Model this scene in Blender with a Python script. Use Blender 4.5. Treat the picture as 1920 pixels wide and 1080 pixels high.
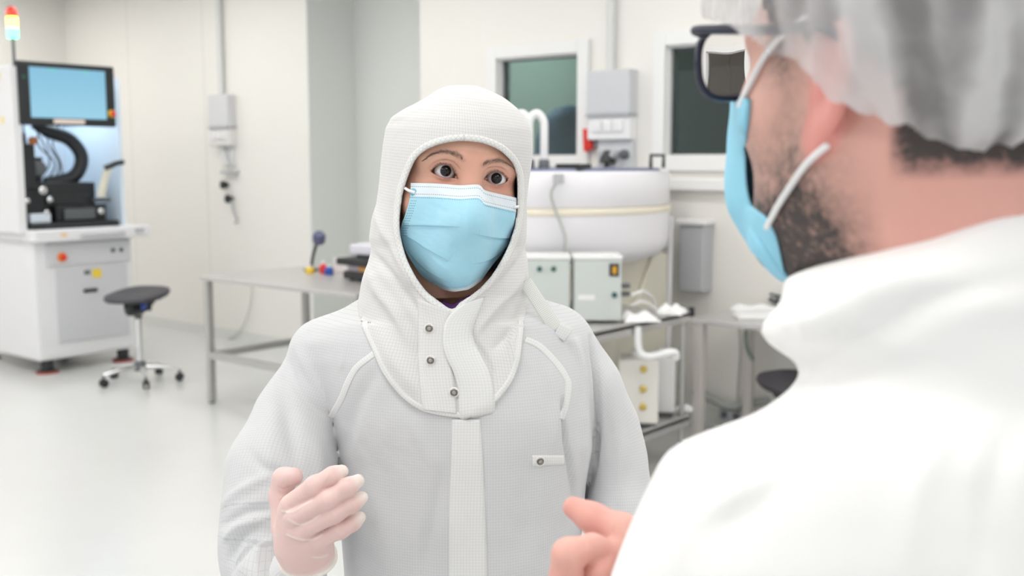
import bpy, bmesh, math, random
import numpy as np
from mathutils import Vector, Matrix
from mathutils.bvhtree import BVHTree

# ------------------------------------------------------------------ camera, world, exposure
F = 2000.0                      # focal length in pixels of the 1920 wide frame
PITCH = math.atan(.12)
CP, SP = math.cos(PITCH), math.sin(PITCH)
EYE = 1.58                      # camera height
PHI = math.radians(39.4)        # the camera looks this far left of the room's +Y axis
CPH, SPH = math.cos(PHI), math.sin(PHI)
scene = bpy.context.scene
for o in list(bpy.data.objects): bpy.data.objects.remove(o)
COL = scene.collection
cam_d = bpy.data.cameras.new('camera'); cam = bpy.data.objects.new('camera', cam_d); COL.objects.link(cam)
cam.location = (0, 0, EYE); cam.rotation_euler = (math.pi/2 - PITCH, 0, PHI)
cam_d.sensor_width = 36.0; cam_d.lens = 37.5; cam_d.clip_start = .02
cam_d.dof.use_dof = True; cam_d.dof.focus_distance = 1.17; cam_d.dof.aperture_fstop = 6.0
scene.camera = cam
scene.view_settings.view_transform = 'Standard'; scene.view_settings.look = 'None'
scene.view_settings.gamma = 1; scene.view_settings.use_curve_mapping = False
scene.view_settings.exposure = 0.0
W = bpy.data.worlds.new('world'); scene.world = W; W.use_nodes = True
W.node_tree.nodes['Background'].inputs[0].default_value = (.96, .98, 1, 1)
W.node_tree.nodes['Background'].inputs[1].default_value = .95
LIGHT_E = 7.4                  # emission of the ceiling luminaires

# ------------------------------------------------------------------ helpers
def ray_room(px, py):
    r, u = (px-960)/F, (540-py)/F
    x, y, z = r, CP+u*SP, -SP+u*CP
    return (x*CPH-y*SPH, x*SPH+y*CPH, z)
def on(ax, v, px, py):
    d = ray_room(px, py); o = (0, 0, EYE); t = (v-o[ax])/d[ax]
    return Vector((o[0]+t*d[0], o[1]+t*d[1], o[2]+t*d[2]))
def st(px, py, y):              # stage point (x right, y away from the camera, z up)
    r, u = (px-960)/F, (540-py)/F
    k = y/(CP+u*SP)
    return Vector((k*r, y, EYE+k*(-SP+u*CP)))
def st2room(p):
    return Vector((p[0]*CPH-p[1]*SPH, p[0]*SPH+p[1]*CPH, p[2]))
def roomst(px, py, y): return st2room(st(px, py, y))

MATS = {}
def mat(name, col, rough=.5, metal=0, spec=.5, noise=0, nscale=20, bump=0, bscale=200, emit=0, coat=0, trans=0, alpha=1):
    if name in MATS: return MATS[name]
    m = bpy.data.materials.new(name); m.use_nodes = True; nt = m.node_tree; b = nt.nodes['Principled BSDF']
    c = tuple(col)+(1,)
    b.inputs['Base Color'].default_value = c; b.inputs['Roughness'].default_value = rough
    b.inputs['Metallic'].default_value = metal; b.inputs['Specular IOR Level'].default_value = spec
    b.inputs['Coat Weight'].default_value = coat; b.inputs['Transmission Weight'].default_value = trans
    b.inputs['Alpha'].default_value = alpha
    if emit:
        b.inputs['Emission Color'].default_value = c; b.inputs['Emission Strength'].default_value = emit
    tc = nt.nodes.new('ShaderNodeTexCoord')
    if noise:
        n = nt.nodes.new('ShaderNodeTexNoise'); n.inputs['Scale'].default_value = nscale; n.inputs['Detail'].default_value = 4
        nt.links.new(tc.outputs['Object'], n.inputs['Vector'])
        mx = nt.nodes.new('ShaderNodeMix'); mx.data_type = 'RGBA'
        mx.inputs[6].default_value = tuple(x*(1-noise) for x in col)+(1,); mx.inputs[7].default_value = tuple(min(1, x*(1+noise*.6)) for x in col)+(1,)
        nt.links.new(n.outputs['Fac'], mx.inputs[0]); nt.links.new(mx.outputs[2], b.inputs['Base Color'])
    if bump:
        n = nt.nodes.new('ShaderNodeTexNoise'); n.inputs['Scale'].default_value = bscale; n.inputs['Detail'].default_value = 3
        nt.links.new(tc.outputs['Object'], n.inputs['Vector'])
        bp = nt.nodes.new('ShaderNodeBump'); bp.inputs['Strength'].default_value = bump; bp.inputs['Distance'].default_value = .002
        nt.links.new(n.outputs['Fac'], bp.inputs['Height']); nt.links.new(bp.outputs['Normal'], b.inputs['Normal'])
    MATS[name] = m; return m

def tag(o, label=None, cat=None, group=None, kind=None):
    if label: o['label'] = label
    if cat: o['category'] = cat
    if group: o['group'] = group
    if kind: o['kind'] = kind
    return o
def thing(name, label, cat, loc=(0, 0, 0), rotz=0, group=None):
    o = bpy.data.objects.new(name, None); COL.objects.link(o); o.empty_display_size = .05
    o.location = loc; o.rotation_euler = (0, 0, rotz)
    return tag(o, label, cat, group)
def root_of(o):
    while o.parent: o = o.parent
    return o
def link(name, me, m, parent=None, smooth=False, bevel=0, label=None, sub=0):
    o = bpy.data.objects.new(name, me); COL.objects.link(o)
    me.materials.append(m)
    if parent:
        o.parent = parent
        if not me.get('local'):
            L = root_of(parent).location
            me.transform(Matrix.Translation(-L))
    if smooth: me.polygons.foreach_set('use_smooth', [True]*len(me.polygons))
    if bevel:
        b = o.modifiers.new('bevel', 'BEVEL'); b.width = bevel; b.segments = 2; b.limit_method = 'ANGLE'; b.angle_limit = math.radians(40)
    if sub:
        s = o.modifiers.new('sub', 'SUBSURF'); s.levels = sub; s.render_levels = sub
    if label: o['label'] = label
    return o
def obj(name, bm, m, parent=None, smooth=False, bevel=0, label=None, sub=0, local=False):
    me = bpy.data.meshes.new(name); bm.normal_update(); bm.to_mesh(me); bm.free()
    if local: me['local'] = 1
    o = link(name, me, m, parent, smooth, bevel, label, sub)
    if smooth:
        me.set_sharp_from_angle(angle=math.radians(50))
    return o
def struct(name, bm, m, parent=None, bevel=0):
    o = obj(name, bm, m, parent, bevel=bevel)
    if not parent: o['kind'] = 'structure'
    return o
def NB(): return bmesh.new()
def box(bm, a, b):
    lo = [min(a[i], b[i]) for i in range(3)]; hi = [max(a[i], b[i]) for i in range(3)]
    vs = [bm.verts.new((x, y, z)) for z in (lo[2], hi[2]) for y in (lo[1], hi[1]) for x in (lo[0], hi[0])]
    for f in ((0, 2, 3, 1), (4, 5, 7, 6), (0, 1, 5, 4), (2, 6, 7, 3), (0, 4, 6, 2), (1, 3, 7, 5)):
        bm.faces.new([vs[i] for i in f])
    return bm
def boxc(bm, c, s): return box(bm, [c[i]-s[i]/2 for i in range(3)], [c[i]+s[i]/2 for i in range(3)])
def tube(bm, pts, r, seg=12, cap=True):
    pts = [Vector(p) for p in pts]; n = len(pts)
    rs = r if isinstance(r, (list, tuple)) else [r]*n
    rings = []; prev = None
    for i, p in enumerate(pts):
        t = (pts[min(i+1, n-1)]-pts[max(i-1, 0)]).normalized()
        a = prev if prev else (Vector((0, 0, 1)) if abs(t.z) < .9 else Vector((1, 0, 0)))
        a = (a - t*a.dot(t)).normalized(); prev = a; b = t.cross(a)
        rings.append([bm.verts.new(p+(a*math.cos(k*2*math.pi/seg)+b*math.sin(k*2*math.pi/seg))*rs[i]) for k in range(seg)])
    for i in range(n-1):
        for k in range(seg):
            bm.faces.new((rings[i][k], rings[i][(k+1) % seg], rings[i+1][(k+1) % seg], rings[i+1][k]))
    if cap:
        bm.faces.new(rings[0][::-1]); bm.faces.new(rings[-1])
    return bm
def lathe(bm, c, prof, seg=32, axis=(0, 0, 1)):
    """prof = [(radius, height)...] turned about axis through c"""
    ax = Vector(axis).normalized(); a = Vector((1, 0, 0)) if abs(ax.x) < .9 else Vector((0, 1, 0))
    a = (a-ax*a.dot(ax)).normalized(); b = ax.cross(a); c = Vector(c); rings = []
    for r, h in prof:
        rings.append([bm.verts.new(c+ax*h+(a*math.cos(k*2*math.pi/seg)+b*math.sin(k*2*math.pi/seg))*max(r, 1e-4)) for k in range(seg)])
    for i in range(len(rings)-1):
        for k in range(seg):
            bm.faces.new((rings[i][k], rings[i][(k+1) % seg], rings[i+1][(k+1) % seg], rings[i+1][k]))
    bm.faces.new(rings[0][::-1]); bm.faces.new(rings[-1])
    return bm
def smooth_path(pts, n=8):
    P = [Vector(p) for p in pts]; out = []
    for i in range(len(P)-1):
        p0, p1, p2, p3 = P[max(i-1, 0)], P[i], P[i+1], P[min(i+2, len(P)-1)]
        for k in range(n):
            t = k/n
            out.append(.5*((2*p1)+(-p0+p2)*t+(2*p0-5*p1+4*p2-p3)*t*t+(-p0+3*p1-3*p2+p3)*t**3))
    out.append(P[-1]); return out
def copy_tree(o, parent=None):
    c = o.copy(); COL.objects.link(c)
    if parent: c.parent = parent
    for ch in list(o.children): copy_tree(ch, c)
    return c

# ------------------------------------------------------------------ materials
M_wall = mat('wall_panel_white', (.845, .825, .785), .45, noise=.02, nscale=2)
M_niche = mat('wall_panel_greenish', (.75, .77, .745), .5, noise=.02, nscale=2)
M_floor = mat('epoxy_floor', (.66, .665, .66), .22, noise=.03, nscale=3, spec=.5)
M_ceil = mat('ceiling_white', (.80, .80, .78), .6)
M_frame = mat('window_frame_white', (.84, .84, .83), .4)
M_white = mat('machine_white', (.80, .80, .82), .4)
M_white2 = mat('machine_grey_white', (.62, .63, .65), .4)
M_grey = mat('grey_plastic', (.48, .49, .51), .45)
M_dgrey = mat('dark_grey', (.12, .13, .14), .5)
M_black = mat('black_plastic', (.018, .02, .023), .4)
M_steel = mat('brushed_steel', (.60, .585, .58), .35, metal=.55, noise=.08, nscale=8)
M_steelleg = mat('steel_tube', (.50, .50, .48), .35, metal=.5)
M_warmleg = mat('warm_steel_tube', (.66, .62, .59), .4, metal=.3)
M_chrome = mat('chrome', (.75, .75, .76), .12, metal=1)
M_beige = mat('beige_plastic', (.74, .71, .60), .5)
M_poly = mat('white_polypropylene', (.81, .80, .83), .35)
M_red = mat('red_plastic', (.75, .03, .02), .4)
M_orange = mat('orange_plastic', (.85, .22, .02), .4)
M_yellow = mat('yellow_plastic', (.85, .62, .05), .4)
M_blue = mat('blue_plastic', (.03, .09, .42), .4)
M_brass = mat('brass', (.6, .45, .12), .3, metal=.7)
M_gwhite = mat('glossy_white', (.86, .86, .86), .25)
M_cable = mat('grey_cable', (.42, .44, .42), .5)

# ------------------------------------------------------------------ room shell
YW = 5.65; ZC = 3.2; XL = -10.5
bm = NB(); box(bm, (XL-.2, -6, -.1), (6, YW+.9, 0)); struct('floor', bm, M_floor)
bm = NB(); box(bm, (XL-.2, -6, ZC), (6, YW+.9, ZC+.1)); struct('ceiling', bm, M_ceil)
bm = NB(); box(bm, (XL-.15, -6, 0), (XL, YW+.6, ZC)); struct('wall_left', bm, M_wall)
bm = NB(); box(bm, (XL, YW, 0), (-6.76, YW+.62, ZC)); struct('wall_back', bm, M_wall)
bm = NB(); box(bm, (-6.76, YW+.5, 0), (-5.5, YW+.62, ZC)); box(bm, (-6.76, YW, 0), (-6.745, YW+.5, ZC)); struct('wall_niche', bm, M_niche)
# the wall with two windows, one mesh with its openings
W1 = (-4.76, -4.08); W2 = (-3.43, -2.75); WB, WT = 1.60, 2.26
def wall_holes(bm, x0, x1, y0, y1, holes, z0, z1):
    xs = [x0]+[v for h in holes for v in h]+[x1]
    for i in range(len(xs)-1):
        if i % 2 == 0: box(bm, (xs[i], y0, 0), (xs[i+1], y1, ZC))
        else: box(bm, (xs[i], y0, 0), (xs[i+1], y1, z0)); box(bm, (xs[i], y0, z1), (xs[i+1], y1, ZC))
bm = NB(); wall_holes(bm, -5.5, 6, YW, YW+.12, [W1, W2], WB, WT); struct('wall_back_windows', bm, M_wall)
bm = NB(); box(bm, (-5.5, YW+.12, 0), (-5.38, YW+.62, ZC)); struct('wall_niche_side', bm, M_niche)
bm = NB()
for x in (-9.35, -8.15, -2.35, -1.15): box(bm, (x-.004, YW-.0015, .1), (x+.004, YW+.001, ZC))
struct('trim_1', bm, mat('panel_joint', (.68, .67, .63), .6))
bm = NB(); box(bm, (XL, YW-.012, 0), (-6.76, YW, .09)); struct('baseboard_left', bm, mat('coved_skirting', (.72, .73, .70), .35))
bm = NB(); box(bm, (-5.5, YW-.012, 0), (6, YW, .09)); struct('baseboard_right', bm, MATS['coved_skirting'])
M_glass = bpy.data.materials.new('window_glass'); M_glass.use_nodes = True
nt = M_glass.node_tree; nt.nodes.clear()
out = nt.nodes.new('ShaderNodeOutputMaterial'); mx = nt.nodes.new('ShaderNodeMixShader'); tr = nt.nodes.new('ShaderNodeBsdfTransparent'); gl = nt.nodes.new('ShaderNodeBsdfGlossy')
tr.inputs[0].default_value = (.80, .90, .87, 1); gl.inputs['Roughness'].default_value = .02
fr = nt.nodes.new('ShaderNodeFresnel'); fr.inputs[0].default_value = 1.5
nt.links.new(fr.outputs[0], mx.inputs[0]); nt.links.new(tr.outputs[0], mx.inputs[1]); nt.links.new(gl.outputs[0], mx.inputs[2]); nt.links.new(mx.outputs[0], out.inputs[0])
for n_, (x0, x1) in ((1, W1), (2, W2)):
    t = bpy.data.objects.new('window_%d' % n_, None); COL.objects.link(t); t.location = (x0, YW, WB); t['kind'] = 'structure'
    bm = NB(); w = .085; d = .03
    box(bm, (x0-w, YW-d, WB-w), (x0, YW, WT+w)); box(bm, (x1, YW-d, WB-w), (x1+w, YW, WT+w))
    box(bm, (x0, YW-d, WT), (x1, YW, WT+w)); box(bm, (x0, YW-d, WB-w), (x1, YW, WB))
    r = .012
    box(bm, (x0, YW, WB), (x0+r, YW+.1, WT)); box(bm, (x1-r, YW, WB), (x1, YW+.1, WT)); box(bm, (x0+r, YW, WB), (x1-r, YW+.1, WB+r)); box(bm, (x0+r, YW, WT-r), (x1-r, YW+.1, WT))
    obj('window_frame', bm, M_frame, t, bevel=.004)
    bm = NB(); box(bm, (x0+r, YW+.05, WB+r), (x1-r, YW+.056, WT-r)); obj('window_pane', bm, M_glass, t)
    bm = NB()
    for a in ((x0+r, x0+r+.008, WB+r, WT-r), (x1-r-.008, x1-r, WB+r, WT-r), (x0+r, x1-r, WT-r-.01, WT-r), (x0+r, x1-r, WB+r, WB+r+.008)):
        box(bm, (a[0], YW+.04, a[2]), (a[1], YW+.0495, a[3]))
    obj('gasket', bm, M_dgrey, t)
# ledge trunking running under the windows
bm = NB(); box(bm, (-5.3, YW-.05, 1.40), (2.5, YW, 1.47)); struct('trim_2', bm, M_frame, bevel=.006)
# the adjoining room seen through the panes
M_next = mat('next_room_green', (.46, .50, .47), .7, noise=.1, nscale=1.5)
bm = NB(); y1 = 8.6
box(bm, (-9.0, y1, 0), (2, y1+.1, ZC)); box(bm, (-9.1, YW+.62, 0), (-9.0, y1, ZC)); box(bm, (2, YW+.12, 0), (2.1, y1, ZC))
struct('wall_adjoining', bm, M_next)
bm = NB(); box(bm, (-9.1, YW+.9, -.1), (2.1, y1, 0)); struct('floor_adjoining', bm, mat('next_floor', (.3, .34, .33), .4))
bm = NB(); box(bm, (-9.1, YW+.9, ZC), (2.1, y1, ZC+.1)); struct('ceiling_adjoining', bm, mat('next_ceiling', (.4, .46, .44), .6))
CE = roomst(1068, 300, 9.3); CE.z = 0
t = thing('covered_equipment', 'rounded blue covered equipment in the dim room behind the left window', 'equipment', CE)
bm = NB(); lathe(bm, CE, [(.26, 0), (.28, .6), (.30, 1.5), (.29, 1.75), (.24, 1.93), (.13, 2.02), (.0, 2.05)], 28); obj('cover', bm, mat('blue_cover', (.06, .16, .38), .6), t, smooth=True)

t = thing('darkening_cabinet', 'invented dark cabinet added to darken the view through the right window', 'cabinet', (-4.55, 8.3, 0))  # cabinet invented to make the view through the right pane darker
bm = NB(); box(bm, (-5.45, 8.0, .02), (-3.0, 8.55, 2.9)); obj('carcass', bm, mat('cabinet_dark_green', (.12, .145, .135), .5), t, bevel=.01)
for k in range(4):
    x = -5.43+k*.61; bm = NB(); box(bm, (x, 7.98, .08), (x+.59, 8.0, 2.86)); d_ = obj('door', bm, mat('cabinet_door_green', (.135, .16, .15), .35), t, bevel=.004)
    bm = NB(); box(bm, (x+.52, 7.955, 1.3), (x+.54, 7.98, 1.5)); obj('handle', bm, M_steelleg, d_)

# ------------------------------------------------------------------ ceiling luminaires
M_diff = mat('luminaire_diffuser', (1, .985, .96), .5, emit=LIGHT_E)
def luminaire(x, y):
    t = thing('ceiling_light', 'flush rectangular luminaire in the white ceiling', 'ceiling light', (x, y, ZC), group='luminaires in the ceiling')
    bm = NB(); w, d = .62, .32
    box(bm, (x-w, y-d, ZC-.02), (x+w, y-d+.02, ZC)); box(bm, (x-w, y+d-.02, ZC-.02), (x+w, y+d, ZC))
    box(bm, (x-w, y-d+.02, ZC-.02), (x-w+.02, y+d-.02, ZC)); box(bm, (x+w-.02, y-d+.02, ZC-.02), (x+w, y+d-.02, ZC))
    obj('frame', bm, M_frame, t)
    bm = NB(); box(bm, (x-w+.02, y-d+.02, ZC-.012), (x+w-.02, y+d-.02, ZC-.006)); obj('diffuser', bm, M_diff, t)
    return t
first = luminaire(-9.6, 4.35); first['label'] = 'flush ceiling luminaire at the top left, above the white machine'
for x in (-7.4, -5.2, -3.0, -.8, 1.4):
    for y in (4.35, 2.2, 0.1, -2.0):
        c = copy_tree(first); c.location = (x, y, ZC); c['label'] = 'flush rectangular luminaire in the white ceiling, above the picture'
for y in (2.2, .1): c = copy_tree(first); c.location = (-9.6, y, ZC); c['label'] = 'flush rectangular luminaire in the white ceiling, above the picture'
t = thing('ceiling_light', 'unseen added lamp brightening the room behind the windows', 'ceiling light', (-6.9, 7.6, ZC), group='luminaires in the ceiling')
bm = NB(); boxc(bm, (-6.9, 7.6, ZC-.02), (1.2, .3, .04)); obj('diffuser', bm, mat('added_lamp_diffuser', (.9, 1, .97), .5, emit=20), t)  # lamp added out of view to brighten the adjoining room
# ------------------------------------------------------------------ white machine with monitor, left
def build_machine():
    X0 = -7.6; Y0, Y1 = 3.70, 4.55
    t = thing('inspection_machine', 'tall white equipment cabinet with wall of black optics under a monitor', 'machine', (X0-.5, 4.1, 0))
    t['label'] = 'tall white production machine with monitor above black optics, at left edge'
    # lower cabinet
    bm = NB(); box(bm, (X0-1.15, Y0+.06, .10), (X0, 4.56, 1.0)); obj('cabinet', bm, M_white, t, bevel=.025)
    bm = NB(); box(bm, (X0-1.1, Y0+.03, .985), (X0+.10, 4.66, 1.075)); obj('worktop', bm, M_white, t, bevel=.012)
    bm = NB(); box(bm, (X0-.002, 3.92, .22), (X0+.012, 4.50, .78)); obj('door', bm, M_white2, t, bevel=.006)
    d = t.children[-1]
    bm = NB(); box(bm, (X0+.012, 4.13, .585), (X0+.03, 4.24, .61)); obj('handle', bm, M_black, d, bevel=.004)
    bm = NB(); box(bm, (X0+.0, 3.86, .80), (X0+.02, 4.53, .965)); obj('drawer', bm, M_white2, t, bevel=.006)
    d = t.children[-1]
    bm = NB(); tube(bm, smooth_path([(X0+.1, 4.10, 1.025), (X0+.13, 4.11, 1.025), (X0+.13, 4.40, 1.025), (X0+.1, 4.41, 1.025)]), .012); obj('handle', bm, M_grey, t, smooth=True)
    bm = NB(); lathe(bm, (X0+.02, 3.97, .865), [(.035, 0), (.035, .01), (.03, .012)], 20, (1, 0, 0)); o = obj('button_collar', bm, M_orange, t, smooth=True)
    bm = NB(); lathe(bm, (X0+.03, 3.97, .865), [(.012, 0), (.012, .015), (.022, .018), (.022, .03), (.014, .036)], 20, (1, 0, 0)); obj('emergency_button', bm, M_red, o, smooth=True)
    for y in (4.38, 4.45):
        bm = NB(); lathe(bm, (X0+.02, y, .89), [(.016, 0), (.016, .012), (.01, .018)], 16, (1, 0, 0)); obj('key_switch', bm, M_dgrey, t, smooth=True)
    bm = NB(); box(bm, (X0+.1, 4.53, 1.02), (X0+.112, 4.60, 1.055)); obj('connector', bm, M_grey, t, bevel=.003)
    bm = NB(); box(bm, (X0+.012, 4.21, .69), (X0+.016, 4.28, .755)); obj('sticker', bm, M_yellow, t)
    bm = NB(); box(bm, (X0+.012, 4.145, .72), (X0+.017, 4.19, .75)); obj('lock', bm, M_dgrey, t)
    bm = NB(); box(bm, (X0+.1, 3.93, 1.02), (X0+.103, 3.975, 1.05)); obj('sticker', bm, mat('pale_orange', (.85, .6, .35), .5), t)
    for x, y in ((X0-.07, 3.86), (X0-.07, 4.48), (X0-1.0, 3.86), (X0-1.0, 4.48)):
        bm = NB(); lathe(bm, (x, y, 0), [(.075, 0), (.075, .018), (.045, .03), (.045, .11)], 20); f = obj('foot', bm, M_black, t, smooth=True)
        bm = NB(); lathe(bm, (x, y, 0), [(.082, 0), (.082, .012), (.078, .016)], 20); obj('pad', bm, mat('red_rubber', (.32, .06, .04), .6), f, smooth=True)
    # upper housing: back, near side panel, roof, so the front is an open chamber
    bm = NB(); box(bm, (X0-1.15, Y0-.02, 1.05), (X0-.02, Y0+.045, 2.25)); obj('side_panel', bm, M_white, t, bevel=.01)
    p = t.children[-1]
    for xa, za in ((-.22, 2.16), (-.2, 1.84)):
        bm = NB(); box(bm, (X0+xa, Y0-.024, za), (X0+xa+.05, Y0-.02, za+.05)); obj('sticker', bm, mat('pale_yellow', (.85, .72, .35), .5), p)
    bm = NB(); box(bm, (X0-.9, Y0+.045, 1.07), (X0-.86, 4.55, 2.25)); obj('back_panel', bm, mat('chamber_white', (.72, .78, .86), .5), t)
    bm = NB(); box(bm, (X0-.86, Y0+.045, 2.2), (X0-.06, 4.52, 2.24)); obj('roof', bm, M_white, t)
    bm = NB(); box(bm, (X0-.86, 4.50, 1.07), (X0-.03, 4.53, 2.2)); obj('side_panel', bm, mat('chamber_blue', (.74, .84, .94), .3), t)
    bm = NB(); box(bm, (X0-.5, Y0+.15, 2.175), (X0-.3, 4.4, 2.198)); obj('chamber_lamp', bm, mat('chamber_lamp', (.8, .93, 1), .5, emit=14), t)
    # monitor
    bm = NB(); box(bm, (X0-.06, 3.725, 1.83), (X0, 4.47, 2.285)); mo = obj('monitor', bm, M_black, t, bevel=.01)
    bm = NB(); box(bm, (X0, 3.805, 1.885), (X0+.004, 4.39, 2.245))
    ms = bpy.data.materials.new('screen_blue'); ms.use_nodes = True; q = ms.node_tree; b = q.nodes['Principled BSDF']
    tc = q.nodes.new('ShaderNodeTexCoord'); sx = q.nodes.new('ShaderNodeSeparateXYZ'); q.links.new(tc.outputs['Object'], sx.inputs[0])
    cr = q.nodes.new('ShaderNodeValToRGB'); cr.color_ramp.elements[0].color = (.33, .66, .84, 1); cr.color_ramp.elements[1].color = (.22, .52, .72, 1)
    mp = q.nodes.new('ShaderNodeMapRange'); mp.inputs[1].default_value = 1.88; mp.inputs[2].default_value = 2.25
    q.links.new(sx.outputs['Z'], mp.inputs[0]); q.links.new(mp.outputs[0], cr.inputs[0]); q.links.new(cr.outputs[0], b.inputs['Emission Color'])
    b.inputs['Base Color'].default_value = (.05, .08, .1, 1); b.inputs['Emission Strength'].default_value = .85; b.inputs['Roughness'].default_value = .3
    sc = obj('screen', bm, ms, mo)
    for y in (3.95, 4.21):
        bm = NB(); box(bm, (X0+.004, y, 2.225), (X0+.0045, y+.05, 2.235)); obj('screen_icon', bm, mat('screen_green', (.1, .45, .35), .5, emit=.6), sc)
    bm = NB(); box(bm, (X0, 3.97, 1.845), (X0+.006, 4.21, 1.878)); obj('name_strip', bm, mat('strip_peach', (.8, .68, .62), .5), mo)
    bm = NB(); lathe(bm, (X0, 4.43, 1.93), [(.028, 0), (.028, .012)], 20, (1, 0, 0)); k = obj('button_collar', bm, M_yellow, mo, smooth=True)
    bm = NB(); lathe(bm, (X0+.012, 4.43, 1.93), [(.012, 0), (.02, .012), (.02, .026), (.012, .032)], 20, (1, 0, 0)); obj('emergency_button', bm, M_red, k, smooth=True)
    bm = NB(); lathe(bm, (X0, 3.765, 2.17), [(.012, 0), (.012, .006)], 16, (1, 0, 0)); obj('power_button', bm, mat('dark_green', (.02, .12, .07), .4), mo, smooth=True)
    # optics: C shaped arm, turret, stage, objective, eyepiece
    bm = NB(); pts = [(X0-.35, 4.00, 1.86), (X0-.32, 4.08, 1.80), (X0-.30, 4.24, 1.74), (X0-.28, 4.32, 1.63), (X0-.28, 4.31, 1.52), (X0-.3, 4.24, 1.44), (X0-.32, 4.05, 1.40)]
    tube(bm, smooth_path(pts, 6), [.045]*6+[.052]*30+[.05], 14); arm = obj('microscope_arm', bm, M_black, t, smooth=True)
    bm = NB(); lathe(bm, (X0-.3, 3.86, 1.36), [(.045, 0), (.05, .05), (.055, .16), (.05, .3), (.04, .42)], 20); lathe(bm, (X0-.26, 3.96, 1.40), [(.03, 0), (.032, .12), (.04, .2)], 18)
    obj('objective', bm, M_black, t, smooth=True)
    bm = NB(); lathe(bm, (X0-.2, 3.93, 1.52), [(.055, 0), (.055, .03), (.035, .035), (.035, .05)], 24, (1, 0, 0)); obj('ring', bm, M_dgrey, t, smooth=True)
    bm = NB(); box(bm, (X0-.6, 3.76, 1.075), (X0+.02, 4.45, 1.12)); obj('base_plate', bm, M_black, t, bevel=.006)
    bm = NB(); box(bm, (X0-.5, 4.0, 1.12), (X0-.08, 4.4, 1.24)); box(bm, (X0-.42, 3.92, 1.24), (X0-.12, 4.30, 1.32)); box(bm, (X0-.3, 3.74, 1.12), (X0-.12, 3.95, 1.36)); box(bm, (X0-.46, 3.80, 1.12), (X0-.16, 4.36, 1.41)); box(bm, (X0-.36, 3.75, 1.36), (X0-.22, 3.84, 1.78)); box(bm, (X0-.24, 3.80, 1.36), (X0-.14, 3.89, 1.70)); obj('stage_block', bm, M_black, t, bevel=.008)
    bm = NB(); box(bm, (X0-.07, 4.05, 1.135), (X0-.06, 4.3, 1.215)); box(bm, (X0-.1, 4.3, 1.26), (X0-.06, 4.43, 1.29)); obj('stage_rail', bm, M_dgrey, t, bevel=.003)
    for y, z, r in ((3.88, 1.36, .03), (3.93, 1.29, .022), (3.76, 1.285, .02), (4.33, 1.19, .025), (3.9, 1.20, .018)):
        bm = NB(); lathe(bm, (X0-.06, y, z), [(r*.6, 0), (r, .01), (r, .03), (r*.7, .036)], 18, (1, 0, 0)); obj('adjusting_knob', bm, M_chrome, t, smooth=True)
    bm = NB(); tube(bm, [(X0-.05, 4.34, 1.30), (X0-.03, 4.375, 1.45), (X0-.01, 4.39, 1.52)], [.032, .03, .028], 16); obj('viewing_tube', bm, M_beige, t, smooth=True)
    bm = NB(); tube(bm, [(X0-.01, 4.36, 1.515), (X0+.02, 4.44, 1.555), (X0+.03, 4.50, 1.565)], [.024, .022, .018], 14); obj('eyepiece', bm, M_black, t, smooth=True)
    bm = NB(); box(bm, (X0-.08, 3.78, 1.12), (X0-.03, 3.93, 1.19)); obj('tray', bm, mat('blue_white', (.7, .78, .86), .2), t, bevel=.008)
    bm = NB(); lathe(bm, (X0-.12, 3.86, 1.72), [(.03, 0), (.03, .03)], 16, (1, 0, 0)); obj('orange_cap', bm, mat('dull_orange', (.35, .12, .04), .5), t, smooth=True)
    random.seed(4)
    bm = NB()
    for k in range(7):
        y = 3.8+.07*k; tube(bm, smooth_path([(X0-.4, y, 1.4), (X0-.3, y+random.uniform(-.08, .08), 1.55), (X0-.36, y+random.uniform(-.1, .1), 1.7), (X0-.4, y, 1.85)], 5), .006, 8)
    obj('cable_loom', bm, M_black, t, smooth=True)
    # signal tower on the roof
    y = 3.722; x = X0-.04
    bm = NB(); tube(bm, [(x, y, 2.24), (x, y, 2.44)], .011, 12); lathe(bm, (x, y, 2.24), [(.025, 0), (.025, .012)], 16); tw = obj('signal_tower', bm, M_dgrey, t, smooth=True)
    for nm, z0, z1, c, e in (('green_lamp', 2.44, 2.51, (.1, 1, .42), 5), ('amber_lamp', 2.512, 2.585, (1, .62, .08), 7), ('red_lamp', 2.587, 2.635, (1, .06, .03), .8)):
        bm = NB(); lathe(bm, (x, y, z0), [(.034, 0), (.036, .004), (.036, z1-z0-.004), (.034, z1-z0)], 20); obj(nm, bm, mat(nm, c, .3, emit=e), tw, smooth=True)
    bm = NB(); lathe(bm, (x, y, 2.635), [(.034, 0), (.02, .02), (.004, .026)], 20); obj('cap', bm, M_red, tw, smooth=True)
build_machine()

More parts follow.
